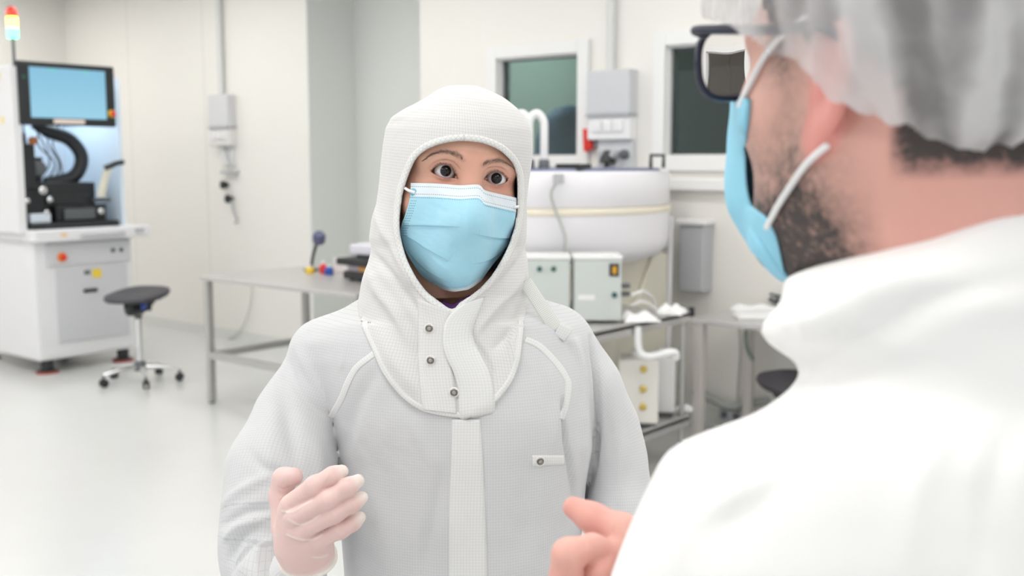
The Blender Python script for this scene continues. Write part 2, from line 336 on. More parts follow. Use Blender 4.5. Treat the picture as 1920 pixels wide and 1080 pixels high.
# ------------------------------------------------------------------ swivel stools
def build_stool(x, y, h, label, rot=0, full=True):
    t = thing('swivel_stool', label, 'stool', (x, y, 0), group=None)
    me = lambda n, bm, m, par=t, **k: obj(n, bm, m, par, **k)
    # saddle seat: superellipse disc, thin front, slight upward rake
    bm = NB(); N = 36; rings = []
    prof = [(.0, -.028), (.7, -.03), (.95, -.022), (1.0, -.004), (.97, .012), (.8, .022), (.45, .016), (0, .014)]
    for r, dz in prof:
        ring = []
        for k in range(N):
            a = 2*math.pi*k/N; cx = abs(math.cos(a))**.75*math.copysign(1, math.cos(a)); sy = abs(math.sin(a))**.75*math.copysign(1, math.sin(a))
            xx, yy = cx*.20*max(r, .001), sy*.235*max(r, .001)
            ring.append(bm.verts.new((xx, yy, dz+yy*.10+.10*yy*yy+(dz < 0)*(-.0))))
        rings.append(ring)
    for i in range(len(rings)-1):
        for k in range(N): bm.faces.new((rings[i][k], rings[i][(k+1) % N], rings[i+1][(k+1) % N], rings[i+1][k]))
    bmesh.ops.rotate(bm, verts=bm.verts, cent=(0, 0, 0), matrix=Matrix.Rotation(rot, 3, 'Z')); bmesh.ops.translate(bm, verts=bm.verts, vec=(x, y, h))
    seat = me('seat', bm, mat('black_polyurethane', (.045, .042, .05), .5), smooth=True)
    R = Matrix.Rotation(rot, 3, 'Z'); O = Vector((x, y, h))
    T_ = lambda p: O+R@Vector(p)
    bm = NB(); tube(bm, [T_((0, -.13, -.05)), T_((0, -.10, -.10)), T_((0, .02, -.11)), T_((0, .2, -.075)), T_((0, .21, -.02))], [.03, .042, .04, .02, .014], 12)
    box(bm, O+Vector((-.07, -.07, -.115)), O+Vector((.07, .07, -.03))); me('mechanism', bm, M_black, bevel=.006)
    bm = NB(); lathe(bm, T_((.07, -.05, -.07)), [(.03, 0), (.03, .014), (.02, .02)], 18, R@Vector((1, 0, 0))); me('blue_knob', bm, M_blue, smooth=True)
    bm = NB(); lathe(bm, T_((.045, .2, -.045)), [(.016, 0), (.016, .02)], 14, R@Vector((1, 0, 0))); me('blue_knob', bm, M_blue, smooth=True)
    bm = NB(); tube(bm, [(x, y, .14), (x, y, h-.16)], .023, 16); tube(bm, [(x, y, h-.17), (x, y, h-.10)], .014, 14); me('column', bm, M_chrome, smooth=True)
    bm = NB(); lathe(bm, (x, y, h-.17), [(.027, 0), (.027, .02)], 16); me('collar', bm, M_black, smooth=True)
    bm = NB(); lathe(bm, (x, y, .085), [(.045, 0), (.045, .04), (.03, .07)], 20)
    hub = me('hub', bm, M_dgrey, smooth=True)
    for k in range(5):
        a = math.radians(72*k+20)+rot; e = Vector((x+.27*math.cos(a), y+.27*math.sin(a), .085))
        bm = NB(); tube(bm, [(x, y, .11), (x+.14*math.cos(a), y+.14*math.sin(a), .108), e], [.02, .017, .012], 10); lg = me('leg', bm, M_chrome, smooth=True)
        bm = NB(); ax = Vector((-math.sin(a), math.cos(a), 0))
        for s in (-.022, .008): lathe(bm, e+ax*s+Vector((0, 0, -.055)), [(.024, 0), (.030, .003), (.030, .011), (.024, .014)], 16, ax)
        tube(bm, [e+Vector((0, 0, -.05)), e], .008, 8); me('caster', bm, M_black, lg, smooth=True)
    return t
build_stool(-6.83, 4.12, .63, 'black saddle stool on five chrome casters in front of the white machine', PHI-.2)
build_stool(-2.16, 4.90, .475, 'black stool tucked under the right table, mostly behind the man', PHI+.5)

# ------------------------------------------------------------------ left steel table and what stands on it
def build_table(name, label, x0, x1, y0, y1, h, th, leg, bars=True, ml=None):
    t = thing(name, label, 'table', ((x0+x1)/2, (y0+y1)/2, 0))
    bm = NB(); box(bm, (x0, y0, h-th), (x1, y1, h)); obj('tabletop', bm, M_steel, t, bevel=.004)
    i = .012
    for x in (x0+i+leg/2, x1-i-leg/2):
        for y in (y0+i+leg/2, y1-i-leg/2):
            bm = NB(); box(bm, (x-leg/2, y-leg/2, .012), (x+leg/2, y+leg/2, h-th)); l = obj('leg', bm, ml or M_steelleg, t, bevel=.004)
            bm = NB(); lathe(bm, (x, y, 0), [(leg*.45, 0), (leg*.45, .013)], 14); obj('foot', bm, M_dgrey, l)
    if bars:
        z = .32; a = i+leg
        for n_, A, B in (('a', (x0+i, y0+a), (x0+i+leg, y1-a)), ('b', (x1-i-leg, y0+a), (x1-i, y1-a)), ('c', (x0+a, y0+i), (x1-a, y0+i+leg)), ('d', (x0+a, y1-i-leg), (x1-a, y1-i))):
            bm = NB(); box(bm, (A[0], A[1], z-leg/2), (B[0], B[1], z+leg/2)); obj('crossbar', bm, M_steelleg, t, bevel=.003)
    return t
build_table('work_table', 'long bare stainless steel table with square tube legs behind the woman', -5.9, -4.42, 4.01, 4.88, .838, .028, .045)
HT = .838
t = thing('instrument', 'stack of low black instrument units with an orange stripe on steel table', 'instrument', (-4.76, 4.6, HT))
bm = NB(); box(bm, (-4.99, 4.42, HT+.01), (-4.50, 4.76, HT+.06)); obj('lower_unit', bm, M_black, t, bevel=.008)
bm = NB(); box(bm, (-4.97, 4.44, HT+.06), (-4.52, 4.74, HT+.098)); obj('middle_unit', bm, mat('lilac_grey', (.45, .42, .48), .5), t, bevel=.004)
bm = NB(); box(bm, (-4.85, 4.425, HT+.064), (-4.52, 4.44, HT+.094)); obj('stripe', bm, mat('amber_stripe', (.55, .28, .06), .5), t)
bm = NB(); box(bm, (-5.03, 4.4, HT+.098), (-4.48, 4.78, HT+.142)); box(bm, (-4.91, 4.46, HT+.142), (-4.53, 4.72, HT+.162)); obj('upper_unit', bm, M_black, t, bevel=.008)
for x in (-4.95, -4.54):
    for y in (4.46, 4.72):
        bm = NB(); lathe(bm, (x, y, HT), [(.015, 0), (.015, .011)], 12); obj('foot', bm, M_black, t)
bm = NB(); box(bm, (-4.97, 4.46, HT+.162), (-4.46, 4.8, HT+.225)); tag(obj('storage_box', bm, mat('pale_lilac', (.74, .73, .80), .5), bevel=.01), 'flat pale box lying on top of the black instrument stack', 'box')
t = thing('desk_magnifier', 'small dark head on a slim tilted stand at back of steel table', 'magnifier', (-5.6, 4.68, HT))
bm = NB(); lathe(bm, (-5.6, 4.68, HT), [(.05, 0), (.05, .012), (.02, .02)], 20); obj('base', bm, M_black, t, smooth=True)
bm = NB(); tube(bm, smooth_path([(-5.6, 4.68, HT+.01), (-5.59, 4.69, HT+.1), (-5.56, 4.71, HT+.2), (-5.53, 4.73, HT+.24)]), .011, 10); obj('stand', bm, M_black, t, smooth=True)
bm = NB(); lathe(bm, (-5.55, 4.71, HT+.19), [(.02, 0), (.042, .015), (.045, .06), (.03, .085)], 20, (.4, -.3, .6)); obj('head', bm, mat('slate_blue', (.10, .11, .2), .4), t, smooth=True)
for nm, lb, ct, m, c, s in (('bottle', 'small red topped bottle by the desk magnifier', 'bottle', M_red, (-5.40, 4.62), .075), ('bottle', 'small dark blue bottle beside black instrument stack', 'bottle', M_blue, (-5.31, 4.585), .06), ('bottle', 'small yellow bottle at left end of the little bottles', 'bottle', M_yellow, (-5.47, 4.56), .05)):
    t = thing(nm, lb, ct, (c[0], c[1], HT), group='small bottles on the steel table')
    bm = NB(); lathe(bm, (c[0], c[1], HT), [(.026, 0), (.03, .004), (.03, s*.65), (.014, s*.8), (.014, s*.86)], 18); obj('body', bm, m, t, smooth=True)
    bm = NB(); lathe(bm, (c[0], c[1], HT+s*.86), [(.016, 0), (.016, s*.22)], 16); obj('cap', bm, M_gwhite, t, smooth=True)
bm = NB(); box(bm, (-5.42, 4.72, HT), (-5.24, 4.83, HT+.10)); tag(obj('paper_stack', bm, mat('paper', (.78, .74, .74), .7), bevel=.006), 'white carton standing behind the little bottles on steel table', 'carton')

# ------------------------------------------------------------------ wall panels with service outlets
def service_panel(x0, x1, zt, label, full):
    t = thing('service_panel', label, 'wall panel', ((x0+x1)/2, YW, 1.5))
    d = .09; w = x1-x0
    bm = NB(); box(bm, (x0, YW-d, zt-.27), (x1, YW, zt)); obj('upper_box', bm, M_white2 if full else mat('pale_grey_panel', (.66, .66, .68), .45), t, bevel=.008)
    bm = NB(); box(bm, (x0, YW-d*.9, zt-.43), (x1, YW, zt-.285)); obj('outlet_box', bm, M_gwhite if full else mat('pale_panel', (.78, .76, .75), .45), t, bevel=.008)
    bm = NB()
    for k in range(3): boxc(bm, (x0+w*(.25+.25*k), YW-d*.9-.006, zt-.345), (w*.2, .012, .07))
    obj('socket_cover', bm, M_gwhite, t, bevel=.004)
    bm = NB(); box(bm, (x0-.005, YW-d-.008, zt-.285), (x1+.005, YW, zt-.27)); obj('divider', bm, M_grey, t)
    bm = NB(); tube(bm, [((x0+x1)/2-.02, YW-.03, zt), ((x0+x1)/2-.02, YW-.03, ZC)], .028, 12)
    obj('conduit', bm, mat('conduit_grey_white', (.7, .71, .7), .5), t, smooth=True)
    if full:
        bm = NB(); box(bm, (x0+.06, YW-.05, zt-.62), (x1, YW, zt-.43)); obj('valve_plate', bm, M_white2, t, bevel=.005)
        for k, x in enumerate((x0+.11, x0+.2, x1-.05)):
            bm = NB(); lathe(bm, (x, YW-.05, zt-.52), [(.03, 0), (.03, .025), (.018, .03), (.018, .05)], 18, (0, -1, 0)); obj('valve', bm, M_grey if k < 2 else M_dgrey, t, smooth=True)
        bm = NB(); tube(bm, [(x0-.02, YW-.05, zt-.36), (x0-.02, YW-.055, zt-.50)], [.03, .02], 12); boxc(bm, (x0-.01, YW-.04, zt-.46), (.05, .05, .05)); obj('red_lever', bm, M_red, t, smooth=True)
        bm = NB(); boxc(bm, (x0+.0, YW-.015, zt-.44), (.05, .03, .08)); obj('lever_mount', bm, M_grey, t)
        bm = NB(); tube(bm, smooth_path([(x0+.15, YW-.07, zt-.55), (x0+.14, YW-.07, zt-.60)]), .012, 10); lathe(bm, (x0+.15, YW-.07, zt-.575), [(.05, 0), (.05, .02), (.03, .05), (.02, .08)], 18); obj('regulator', bm, M_black, t, smooth=True)
    else:
        bm = NB(); box(bm, (x0+.09, YW-.03, zt-.60), (x1-.02, YW, zt-.43)); obj('valve_plate', bm, mat('pale_panel2', (.72, .72, .72), .45), t)
        bm = NB(); tube(bm, [(x0+.16, YW-.04, zt-.45), (x0+.22, YW-.045, zt-.58)], .01, 8); obj('pipe', bm, M_grey, t, smooth=True)
        bm = NB(); box(bm, (x0+.1, YW-.05, zt-.67), (x0+.3, YW, zt-.645)); obj('bracket', bm, M_grey, t)
        for dx, dz in ((.13, -.77), (.19, -.89)):
            bm = NB(); lathe(bm, (x0+dx, YW, zt+dz), [(.02, 0), (.02, .03), (.036, .035), (.036, .06), (.02, .065)], 18, (0, -1, 0)); obj('gas_cock', bm, M_black, t, smooth=True)
        bm = NB(); tube(bm, smooth_path([(x0+.22, YW-.03, zt-.90), (x0+.26, YW-.04, zt-1.0), (x0+.27, YW-.02, zt-1.07), (x0+.25, YW-.03, zt-1.1)]), .009, 8); obj('pipe', bm, M_grey, t, smooth=True)
    return t
service_panel(-3.96, -3.64, 2.135, 'grey service panel with red lever between the two windows', True)
service_panel(-7.98, -7.70, 2.135, 'pale service panel with two black gas cocks on the left wall', False)
t = obj('wall_cable', tube(NB(), smooth_path([on(1, YW-.02, 474, 520), on(1, YW-.02, 468, 575), on(1, YW-.02, 450, 620), on(1, YW-.02, 415, 640)]), .006, 8), mat('pale_cable', (.66, .70, .66), .5), smooth=True)
tag(t, 'thin pale cable looping down the left wall above steel table crossbar', 'cable')

# ------------------------------------------------------------------ round tank
def build_tank():
    cx, cy = -3.755, 4.80; R = .745
    t = thing('process_tank', 'large round white plastic tank with a cream band behind the woman', 'tank', (cx, cy, 0))
    bm = NB(); lathe(bm, (cx, cy, 0), [(R*.2, 1.335), (R-.01, 1.335), (R, 1.345), (R, 1.51), (R-.012, 1.522), (R-.04, 1.522)], 64); obj('lid', bm, M_poly, t, smooth=True)
    lid = t.children[-1]
    bm = NB(); lathe(bm, (cx, cy, 0), [(R-.05, 1.522), (R-.06, 1.536), (.05, 1.54)], 64); obj('lid_top', bm, mat('slate_lid', (.16, .18, .28), .3), lid, smooth=True)
    bm = NB(); lathe(bm, (cx, cy, 0), [(R+.004, 1.30), (R+.008, 1.304), (R+.008, 1.33), (R+.004, 1.335)], 64); obj('band', bm, mat('cream_band', (.84, .78, .64), .5), t, smooth=True)
    bm = NB(); lathe(bm, (cx, cy, 0), [(.3, 1.035), (R-.14, 1.035), (R-.05, 1.06), (R-.01, 1.11), (R, 1.16), (R, 1.30)], 64); obj('shell', bm, M_poly, t, smooth=True)
    bm = NB(); box(bm, (-4.2, 4.87, 0), (-3.26, 5.44, 1.04)); obj('pedestal', bm, M_beige, t, bevel=.02)
    bm = NB(); box(bm, (-3.26, 5.40, 0), (-3.235, 5.43, 1.25)); obj('post', bm, M_white, t, bevel=.006)
    bm = NB(); tube(bm, [(-3.25, 5.25, 1.05), (-3.25, 4.95, .62)], .02, 10); obj('brace', bm, M_beige, t, smooth=True)
    # lid fittings
    def lidpt(px, y): return roomst(px, 318, y)
    for px in (992, 1020):
        p = roomst(px, 318, 5.6); p.z = 1.535
        bm = NB(); lathe(bm, p, [(.03, 0), (.03, .04), (.02, .05)], 16); b_ = obj('pipe_base', bm, M_dgrey, t, smooth=True)
        bm = NB(); L = roomst(px-14, 318, 5.6)-roomst(px, 318, 5.6)
        q = [p+Vector((0, 0, .04)), p+Vector((0, 0, .2)), p+Vector((0, 0, .25))+L*.15, p+Vector((0, 0, .285))+L, p+Vector((0, 0, .25))+L*1.9, p+Vector((0, 0, .17))+L*2]
        tube(bm, smooth_path(q, 6), .021, 14); obj('hooked_pipe', bm, M_gwhite, b_, smooth=True)
    p = roomst(1075, 318, 5.5); p.z = 1.536
    bm = NB(); boxc(bm, p+Vector((0, 0, .01)), (.16, .10, .03)); obj('hatch', bm, M_black, lid, bevel=.006)
    p = roomst(1232, 318, 5.95); p.z = 1.536; u = Vector((CPH, SPH, 0))*.07
    bm = NB(); tube(bm, [p-u*.5, p-u*.5+Vector((0, 0, .07)), p+u*.5+Vector((0, 0, .07)), p+u*.5], .011, 8); obj('handle', bm, M_black, lid)
    p = roomst(1047, 335, 5.32)
    bm = NB(); boxc(bm, p, (.04, .04, .05)); obj('clip', bm, M_grey, t, bevel=.004)
    bm = NB(); tube(bm, smooth_path([roomst(1047, 338, 5.31), roomst(1034, 360, 5.31), roomst(1038, 385, 5.31), roomst(1052, 420, 5.31), roomst(1060, 450, 5.31), roomst(1056, 484, 5.31)]), .007, 8); obj('cable', bm, M_cable, t, smooth=True)
    # grey electrical box fixed to the post
    return t
build_tank()
xa, xb = on(1, YW-.12, 1272, 480).x, on(1, YW-.12, 1318, 480).x
t = thing('electrical_box', 'slim grey wall box to the right of the round tank', 'box', ((xa+xb)/2, YW, 1.0))
bm = NB(); box(bm, (xa, YW-.12, .80), (xb, YW, 1.20)); obj('housing', bm, M_grey, t, bevel=.012)
bm = NB(); box(bm, (xa-.015, YW-.14, 1.20), (xb+.015, YW, 1.235)); obj('lid', bm, M_gwhite, t, bevel=.008)

# ------------------------------------------------------------------ steel cart
def build_cart():
    x0, x1, y0, y1 = -3.40, -2.75, 3.87, 4.81
    t = thing('steel_cart', 'stainless steel trolley with two shelves right of the woman', 'cart', ((x0+x1)/2, (y0+y1)/2, 0))
    for z in (.80, .25):
        bm = NB(); box(bm, (x0, y0, z-.02), (x1, y1, z))
        box(bm, (x0, y0, z), (x0+.012, y1, z+.02)); box(bm, (x1-.012, y0, z-.05), (x1, y1, z+.012)); box(bm, (x0, y0, z-.05), (x1, y0+.012, z+.012)); obj('shelf', bm, M_steel, t, bevel=.003)
    for x in (x0+.03, x1-.03):
        for y in (y0+.03, y1-.03):
            bm = NB(); tube(bm, [(x, y, .12), (x, y, .80)], .014, 12); obj('leg', bm, M_steelleg, t, smooth=True)
            l = t.children[-1]
            bm = NB(); lathe(bm, (x, y-.014, .05), [(.045, 0), (.05, .004), (.05, .024), (.045, .028)], 18, (0, 1, 0)); tube(bm, [(x, y, .05), (x, y, .125)], .012, 8); obj('caster', bm, M_black, l, smooth=True)
            bm = NB(); boxc(bm, (x+(.03 if x > -3.1 else -.03), y+(.03 if y > 4.3 else -.03), .80), (.03, .03, .05)); obj('bumper', bm, M_black, t, bevel=.008)
build_cart()
def facing(name, label, cat, px, py, y, w, h, d, m, group=None):
    """box shaped thing standing with its front square to the camera; returns thing"""
    p = roomst(px, py, y); t = thing(name, label, cat, p, PHI, group)
    bm = NB(); box(bm, (-w/2, 0, 0), (w/2, d, h)); obj('body', bm, m, t, bevel=.006, local=True)
    return t
ycb = 5.06
def ctrl(px0, px1, label):
    w = (px1-px0)/F*ycb; p = roomst((px0+px1)/2, 610, ycb); p.z = .815
    t = thing('control_box', label, 'control box', p, PHI, 'control boxes on the steel cart')
    bm = NB(); box(bm, (-w/2, 0, 0), (w/2, .2, .295)); obj('housing', bm, mat('control_grey', (.60, .64, .62), .4), t, bevel=.006, local=True)
    bm = NB(); box(bm, (-w/2-.004, -.006, .295), (w/2+.004, .2, .312)); obj('lid', bm, M_gwhite, t, bevel=.003, local=True)
    return t, w
t, w = ctrl(964, 1068, 'grey control box with two round knobs, nearest the woman')
for x in (-.012+.0, .055):
    bm = NB(); lathe(bm, (x, -.0, .25), [(.012, 0), (.012, .012), (.008, .016)], 16, (0, -1, 0)); obj('knob', bm, mat('green_black', (.02, .10, .09), .4), t, smooth=True, local=True)
t, w = ctrl(1075, 1165, 'grey control box with a black and amber switch, right of its twin')
bm = NB(); box(bm, (.055, -.008, .215), (.10, 0, .275)); obj('switch_plate', bm, M_black, t, bevel=.002, local=True)
s_ = t.children[-1]
bm = NB(); boxc(bm, (.078, -.012, .245), (.02, .012, .034)); obj('rocker', bm, mat('amber', (.7, .35, .02), .4), s_, local=True)
bm = NB(); lathe(bm, (.08, 0, .125), [(.013, 0), (.013, .012), (.008, .016)], 16, (0, -1, 0)); obj('knob', bm, MATS['green_black'], t, smooth=True, local=True)
bm = NB(); lathe(bm, (w/2, .08, .12), [(.012, 0), (.014, .03), (.01, .05)], 14, (1, 0, 0)); lathe(bm, (w/2, .08, .16), [(.012, 0), (.014, .03), (.01, .05)], 14, (1, 0, 0)); obj('cable_gland', bm, M_dgrey, t, smooth=True, local=True)
bm = NB(); box(bm, (.02-w/2, -.001, .10), (.10-w/2, 0, .125)); obj('label_plate', bm, M_gwhite, t, local=True)
# hoses and wipes on the cart top
for k, (a, b) in enumerate(((1184, 578), (1184, 566))):
    p = [roomst(a, b-6-k*6, 5.15), roomst(a+22, b-12-k*8, 5.2), roomst(a+46-k*6, b+2-k*8, 5.3+k*.1), roomst(a+54-k*8, b+18, 5.32+k*.12)]
    p[-1].z = .815
    o = obj('hose', tube(NB(), smooth_path(p), .007, 8), M_gwhite, smooth=True)
    tag(o, ('lower' if k == 0 else 'upper')+' white hose looping from the control box across cart top', 'hose')
def blob(name, label, cat, pts, r, m, z=None):
    bm = NB(); random.seed(len(label))
    for p in pts:
        q = Vector(p); bmesh.ops.create_icosphere(bm, subdivisions=3, radius=r, matrix=Matrix.Translation(q) @ Matrix.Diagonal((1.5, 1.3, .42, 1)))
    for v in bm.verts:
        v.co.z += .012*math.sin(v.co.x*60)*math.cos(v.co.y*47); v.co.x += .01*math.sin(v.co.y*80)
    return tag(obj(name, bm, m, smooth=True), label, cat)
def flat(name, label, cat, px, py, z, w, d, h, m, rz=0):
    p = on(2, z, px, py); t = thing(name, label, cat, p, rz)
    bm = NB(); N = 14; V = {}
    for s in (0, 1):
        for i in range(N+1):
            for j in range(N+1):
                a, b = i/N-.5, j/N-.5
                hh = h*(s*(.55+.45*math.sin(9*a+5*b)*math.cos(7*b-3*a)) )*(1-(2*max(abs(a), abs(b)))**6)
                V[s, i, j] = bm.verts.new((a*w*(1+.06*math.sin(9*b)), b*d, max(0, hh)+.001*s))
    for i in range(N):
        for j in range(N):
            bm.faces.new((V[1, i, j], V[1, i+1, j], V[1, i+1, j+1], V[1, i, j+1])); bm.faces.new((V[0, i, j], V[0, i, j+1], V[0, i+1, j+1], V[0, i+1, j]))
    for i in range(N):
        bm.faces.new((V[0, i, 0], V[0, i+1, 0], V[1, i+1, 0], V[1, i, 0])); bm.faces.new((V[0, i+1, N], V[0, i, N], V[1, i, N], V[1, i+1, N]))
        bm.faces.new((V[0, 0, i+1], V[0, 0, i], V[1, 0, i], V[1, 0, i+1])); bm.faces.new((V[0, N, i], V[0, N, i+1], V[1, N, i+1], V[1, N, i]))
    obj('sheet', bm, m, t, smooth=True, local=True); return t
M_wipe = mat('white_wipe', (.86, .86, .86), .8)
flat('wipe', 'crumpled white wipe at the far end of the cart top', 'wipe', 1260, 587, .813, .13, .14, .05, M_wipe, .3)
flat('wipe', 'crumpled white wipe in front of the grey control boxes', 'wipe', 1200, 600, .813, .17, .15, .045, M_wipe, .8)
# containers on the lower shelf
def container(px, py, w, h, d, label, dots, m, tubes=False):
    p = on(2, .262, px, py); t = thing('container', label, 'container', p, PHI-.12, 'containers on the lower cart shelf')
    bm = NB(); box(bm, (-w/2, -d/2, .012), (w/2, d/2, h)); obj('body', bm, m, t, bevel=.012, local=True)
    bm = NB(); box(bm, (-w/2+.01, -d/2+.01, 0), (w/2-.01, d/2-.01, .012)); obj('base', bm, M_dgrey, t, local=True)
    for z in dots:
        bm = NB(); lathe(bm, (w*.12, -d/2, z), [(.018, 0), (.018, .01), (.01, .014), (.01, .022)], 16, (0, -1, 0)); obj('brass_fitting', bm, M_brass, t, smooth=True, local=True)
    bm = NB(); lathe(bm, (0, 0, h), [(.035, 0), (.035, .03), (.02, .035)], 18); obj('cap', bm, M_gwhite, t, smooth=True, local=True)
    return t
M_cont = mat('cream_container', (.78, .76, .71), .45); M_cont2 = mat('white_container', (.74, .74, .74), .35)
container(1196, 790, .20, .335, .2, 'cream boxy container with three brass fittings on lower cart shelf', (.10, .19, .29), M_cont)
container(1243, 772, .12, .31, .16, 'narrow white container at far end of lower cart shelf', (), M_cont2)
flat('wipe', 'crumpled white wipe on the lower cart shelf by the narrow container', 'wipe', 1283, 768, .264, .09, .08, .03, M_wipe, .4)
o = obj('hose', tube(NB(), smooth_path([roomst(1196, 612, 5.03), roomst(1198, 655, 5.03), roomst(1215, 668, 5.03), roomst(1262, 660, 5.06), roomst(1268, 672, 5.08)]), .017, 12), M_gwhite, smooth=True)
tag(o, 'thick white hose dropping from cart top over the cream container', 'hose')

# ------------------------------------------------------------------ right table
build_table('work_table', 'steel table standing against the wall, right of the cart', -2.82, -1.0, 4.93, 5.58, .75, .03, .05, bars=False, ml=M_warmleg)
HR = .75
t = thing('keyboard', 'slim white keyboard near the left end of right table', 'keyboard', on(2, HR, 1430, 596), PHI+.05)
bm = NB(); box(bm, (-.15, -.07, 0), (.19, .07, .022)); obj('case', bm, M_gwhite, t, bevel=.006, local=True)
bm = NB()
for i in range(14):
    for j in range(5): boxc(bm, (-.125+i*.0225, -.05+j*.024, .025), (.018, .018, .006))
obj('keys', bm, M_wipe, t, local=True); t.children[-1]['kind'] = 'stuff'
flat('wipe', 'flat white cloth lying behind the keyboard on right table', 'cloth', 1415, 580, HR, .26, .10, .03, M_wipe, PHI)
t = thing('instrument', 'small black device on a stand at back of right table', 'instrument', on(2, HR, 1455, 560), PHI)
bm = NB(); box(bm, (-.06, -.05, 0), (.06, .05, .02)); tube(bm, [(0, 0, .02), (0, 0, .1)], .01, 8); obj('stand', bm, M_dgrey, t, local=True)
bm = NB(); box(bm, (-.10, -.04, .10), (.06, .04, .15)); obj('head', bm, M_black, t, bevel=.006, local=True)
bm = NB(); c = on(2, HR, 1490, 575); pts = []
for k in range(60):
    a = k*.55; r = .10+.02*math.sin(k*.9); pts.append((c.x+r*math.cos(a)*1.2, c.y+r*math.sin(a)*.6-.03, HR+.014+.0009*k+.006*math.sin(k)))
tag(obj('cable_coil', tube(NB(), smooth_path(pts, 3), .0065, 6), mat('dark_cable', (.10, .11, .12), .5), smooth=True), 'dark coiled cable lying beside the small black device', 'cable')
tag(obj('cable', tube(NB(), smooth_path([on(1, YW-.03, 1385, 610), on(1, YW-.035, 1388, 660), on(1, YW-.03, 1383, 740), on(1, YW-.03, 1384, 782)]), .006, 8), M_cable, smooth=True), 'thin pale cable hanging straight down behind right table', 'cable')
tag(obj('cable', tube(NB(), smooth_path([roomst(1398, 620, 6.0), roomst(1400, 650, 6.0), roomst(1412, 675, 6.0)]), .011, 8), mat('green_grey_cable', (.25, .32, .28), .5), smooth=True), 'short green-grey cable end hanging below right table', 'cable')
tag(obj('floor_hose', tube(NB(), smooth_path([on(1, YW-.06, 1300, 735), on(1, YW-.06, 1330, 745), on(1, YW-.06, 1365, 762), on(1, YW-.06, 1400, 757), on(1, YW-.06, 1440, 750)]), .022, 10), mat('grey_hose', (.40, .42, .40), .5), smooth=True), 'thick grey hose sagging along the wall under right table', 'hose')
tag(obj('cable', tube(NB(), smooth_path([on(2, .012, 1300, 795), on(2, .012, 1340, 802), on(2, .012, 1370, 797), on(2, .012, 1400, 790)]), .011, 8), M_cable, smooth=True), 'grey cable lying on the floor at the foot of the wall', 'cable')
t = thing('power_strip', 'grey power outlet strip on the wall foot under right table', 'power strip', on(1, YW, 1388, 775))
bm = NB(); p = on(1, YW, 1388, 778); box(bm, (p.x-.12, YW-.05, p.z-.03), (p.x+.12, YW-.012, p.z+.03)); obj('housing', bm, M_grey, t, bevel=.005)
for k in range(3):
    bm = NB(); lathe(bm, (p.x-.08+.08*k, YW-.05, p.z), [(.022, 0), (.022, .006), (.018, .007)], 16, (0, -1, 0)); obj('socket', bm, M_dgrey, t)
# ------------------------------------------------------------------ distance-field modelling for people and cloth
def project(P):
    y = P[:, 1]; z = P[:, 2]-EYE
    D = np.maximum(y*CP-z*SP, .02)
    return 960+F*P[:, 0]/D, 540-F*(y*SP+z*CP)/D
def smin(a, b, k): h = np.maximum(k-np.abs(a-b), 0)/k; return np.minimum(a, b)-h*h*k*.25
def smax(a, b, k): return -smin(-a, -b, k)
def ell(P, c, r):
    r = np.array(r); q = (P-np.array(c))/r; k0 = np.sqrt((q*q).sum(1)); q2 = q/r; k1 = np.sqrt((q2*q2).sum(1))
    return k0*(k0-1)/np.maximum(k1, 1e-9)
def sph(P, c, r): return np.sqrt(((P-np.array(c))**2).sum(1))-r
def cone(P, a, b, ra, rb):
    a = np.array(a, float); b = np.array(b, float); ab = b-a; L = (ab*ab).sum()
    t = np.clip(((P-a)@ab)/L, 0, 1)
    return np.sqrt(((P-a-t[:, None]*ab)**2).sum(1))-(ra+(rb-ra)*t)
def chain(P, pts, k=.01):
    """pts = (px, py, y, radius in px)"""
    q = [(np.array(st(p[0], p[1], p[2])), p[3]*p[2]/F) for p in pts]; d = None
    for i in range(len(q)-1):
        e = cone(P, q[i][0], q[i+1][0], q[i][1], q[i+1][1]); d = e if d is None else smin(d, e, k)
    return d
def slices(P, rows, p=2.2):
    """rows = (py, left px, right px, centre y, half depth)"""
    R = np.array(rows, float); px, py = project(P)
    l = np.interp(py, R[:, 0], R[:, 1]); r = np.interp(py, R[:, 0], R[:, 2]); cy = np.interp(py, R[:, 0], R[:, 3]); ry = np.interp(py, R[:, 0], R[:, 4])
    cx = (l+r)/2; rx = np.maximum((r-l)/2, .5)
    nx = np.abs((px-cx)/rx); ny = np.abs((P[:, 1]-cy)/ry)
    rr = (nx**p+ny**p)**(1/p)
    d = (rr-1)*np.minimum(rx*cy/F, ry)
    top = (R[0, 0]-py)*cy/F
    return np.maximum(d, top)
def poly_sd(px, py, poly):
    """signed distance (px) to a closed polygon, negative inside"""
    V = np.array(poly, float); n = len(V); d = np.full(px.shape, 1e9); inside = np.zeros(px.shape, bool)
    for i in range(n):
        a, b = V[i], V[(i+1) % n]; e = b-a; wx = px-a[0]; wy = py-a[1]
        t = np.clip((wx*e[0]+wy*e[1])/max(e@e, 1e-9), 0, 1); d = np.minimum(d, (wx-e[0]*t)**2+(wy-e[1]*t)**2)
        c = (a[1] > py) != (b[1] > py)
        with np.errstate(divide='ignore', invalid='ignore'):
            inside ^= c & (px < (b[0]-a[0])*(py-a[1])/(b[1]-a[1] if b[1] != a[1] else 1e-9)+a[0])
    return np.sqrt(d)*np.where(inside, -1, 1)
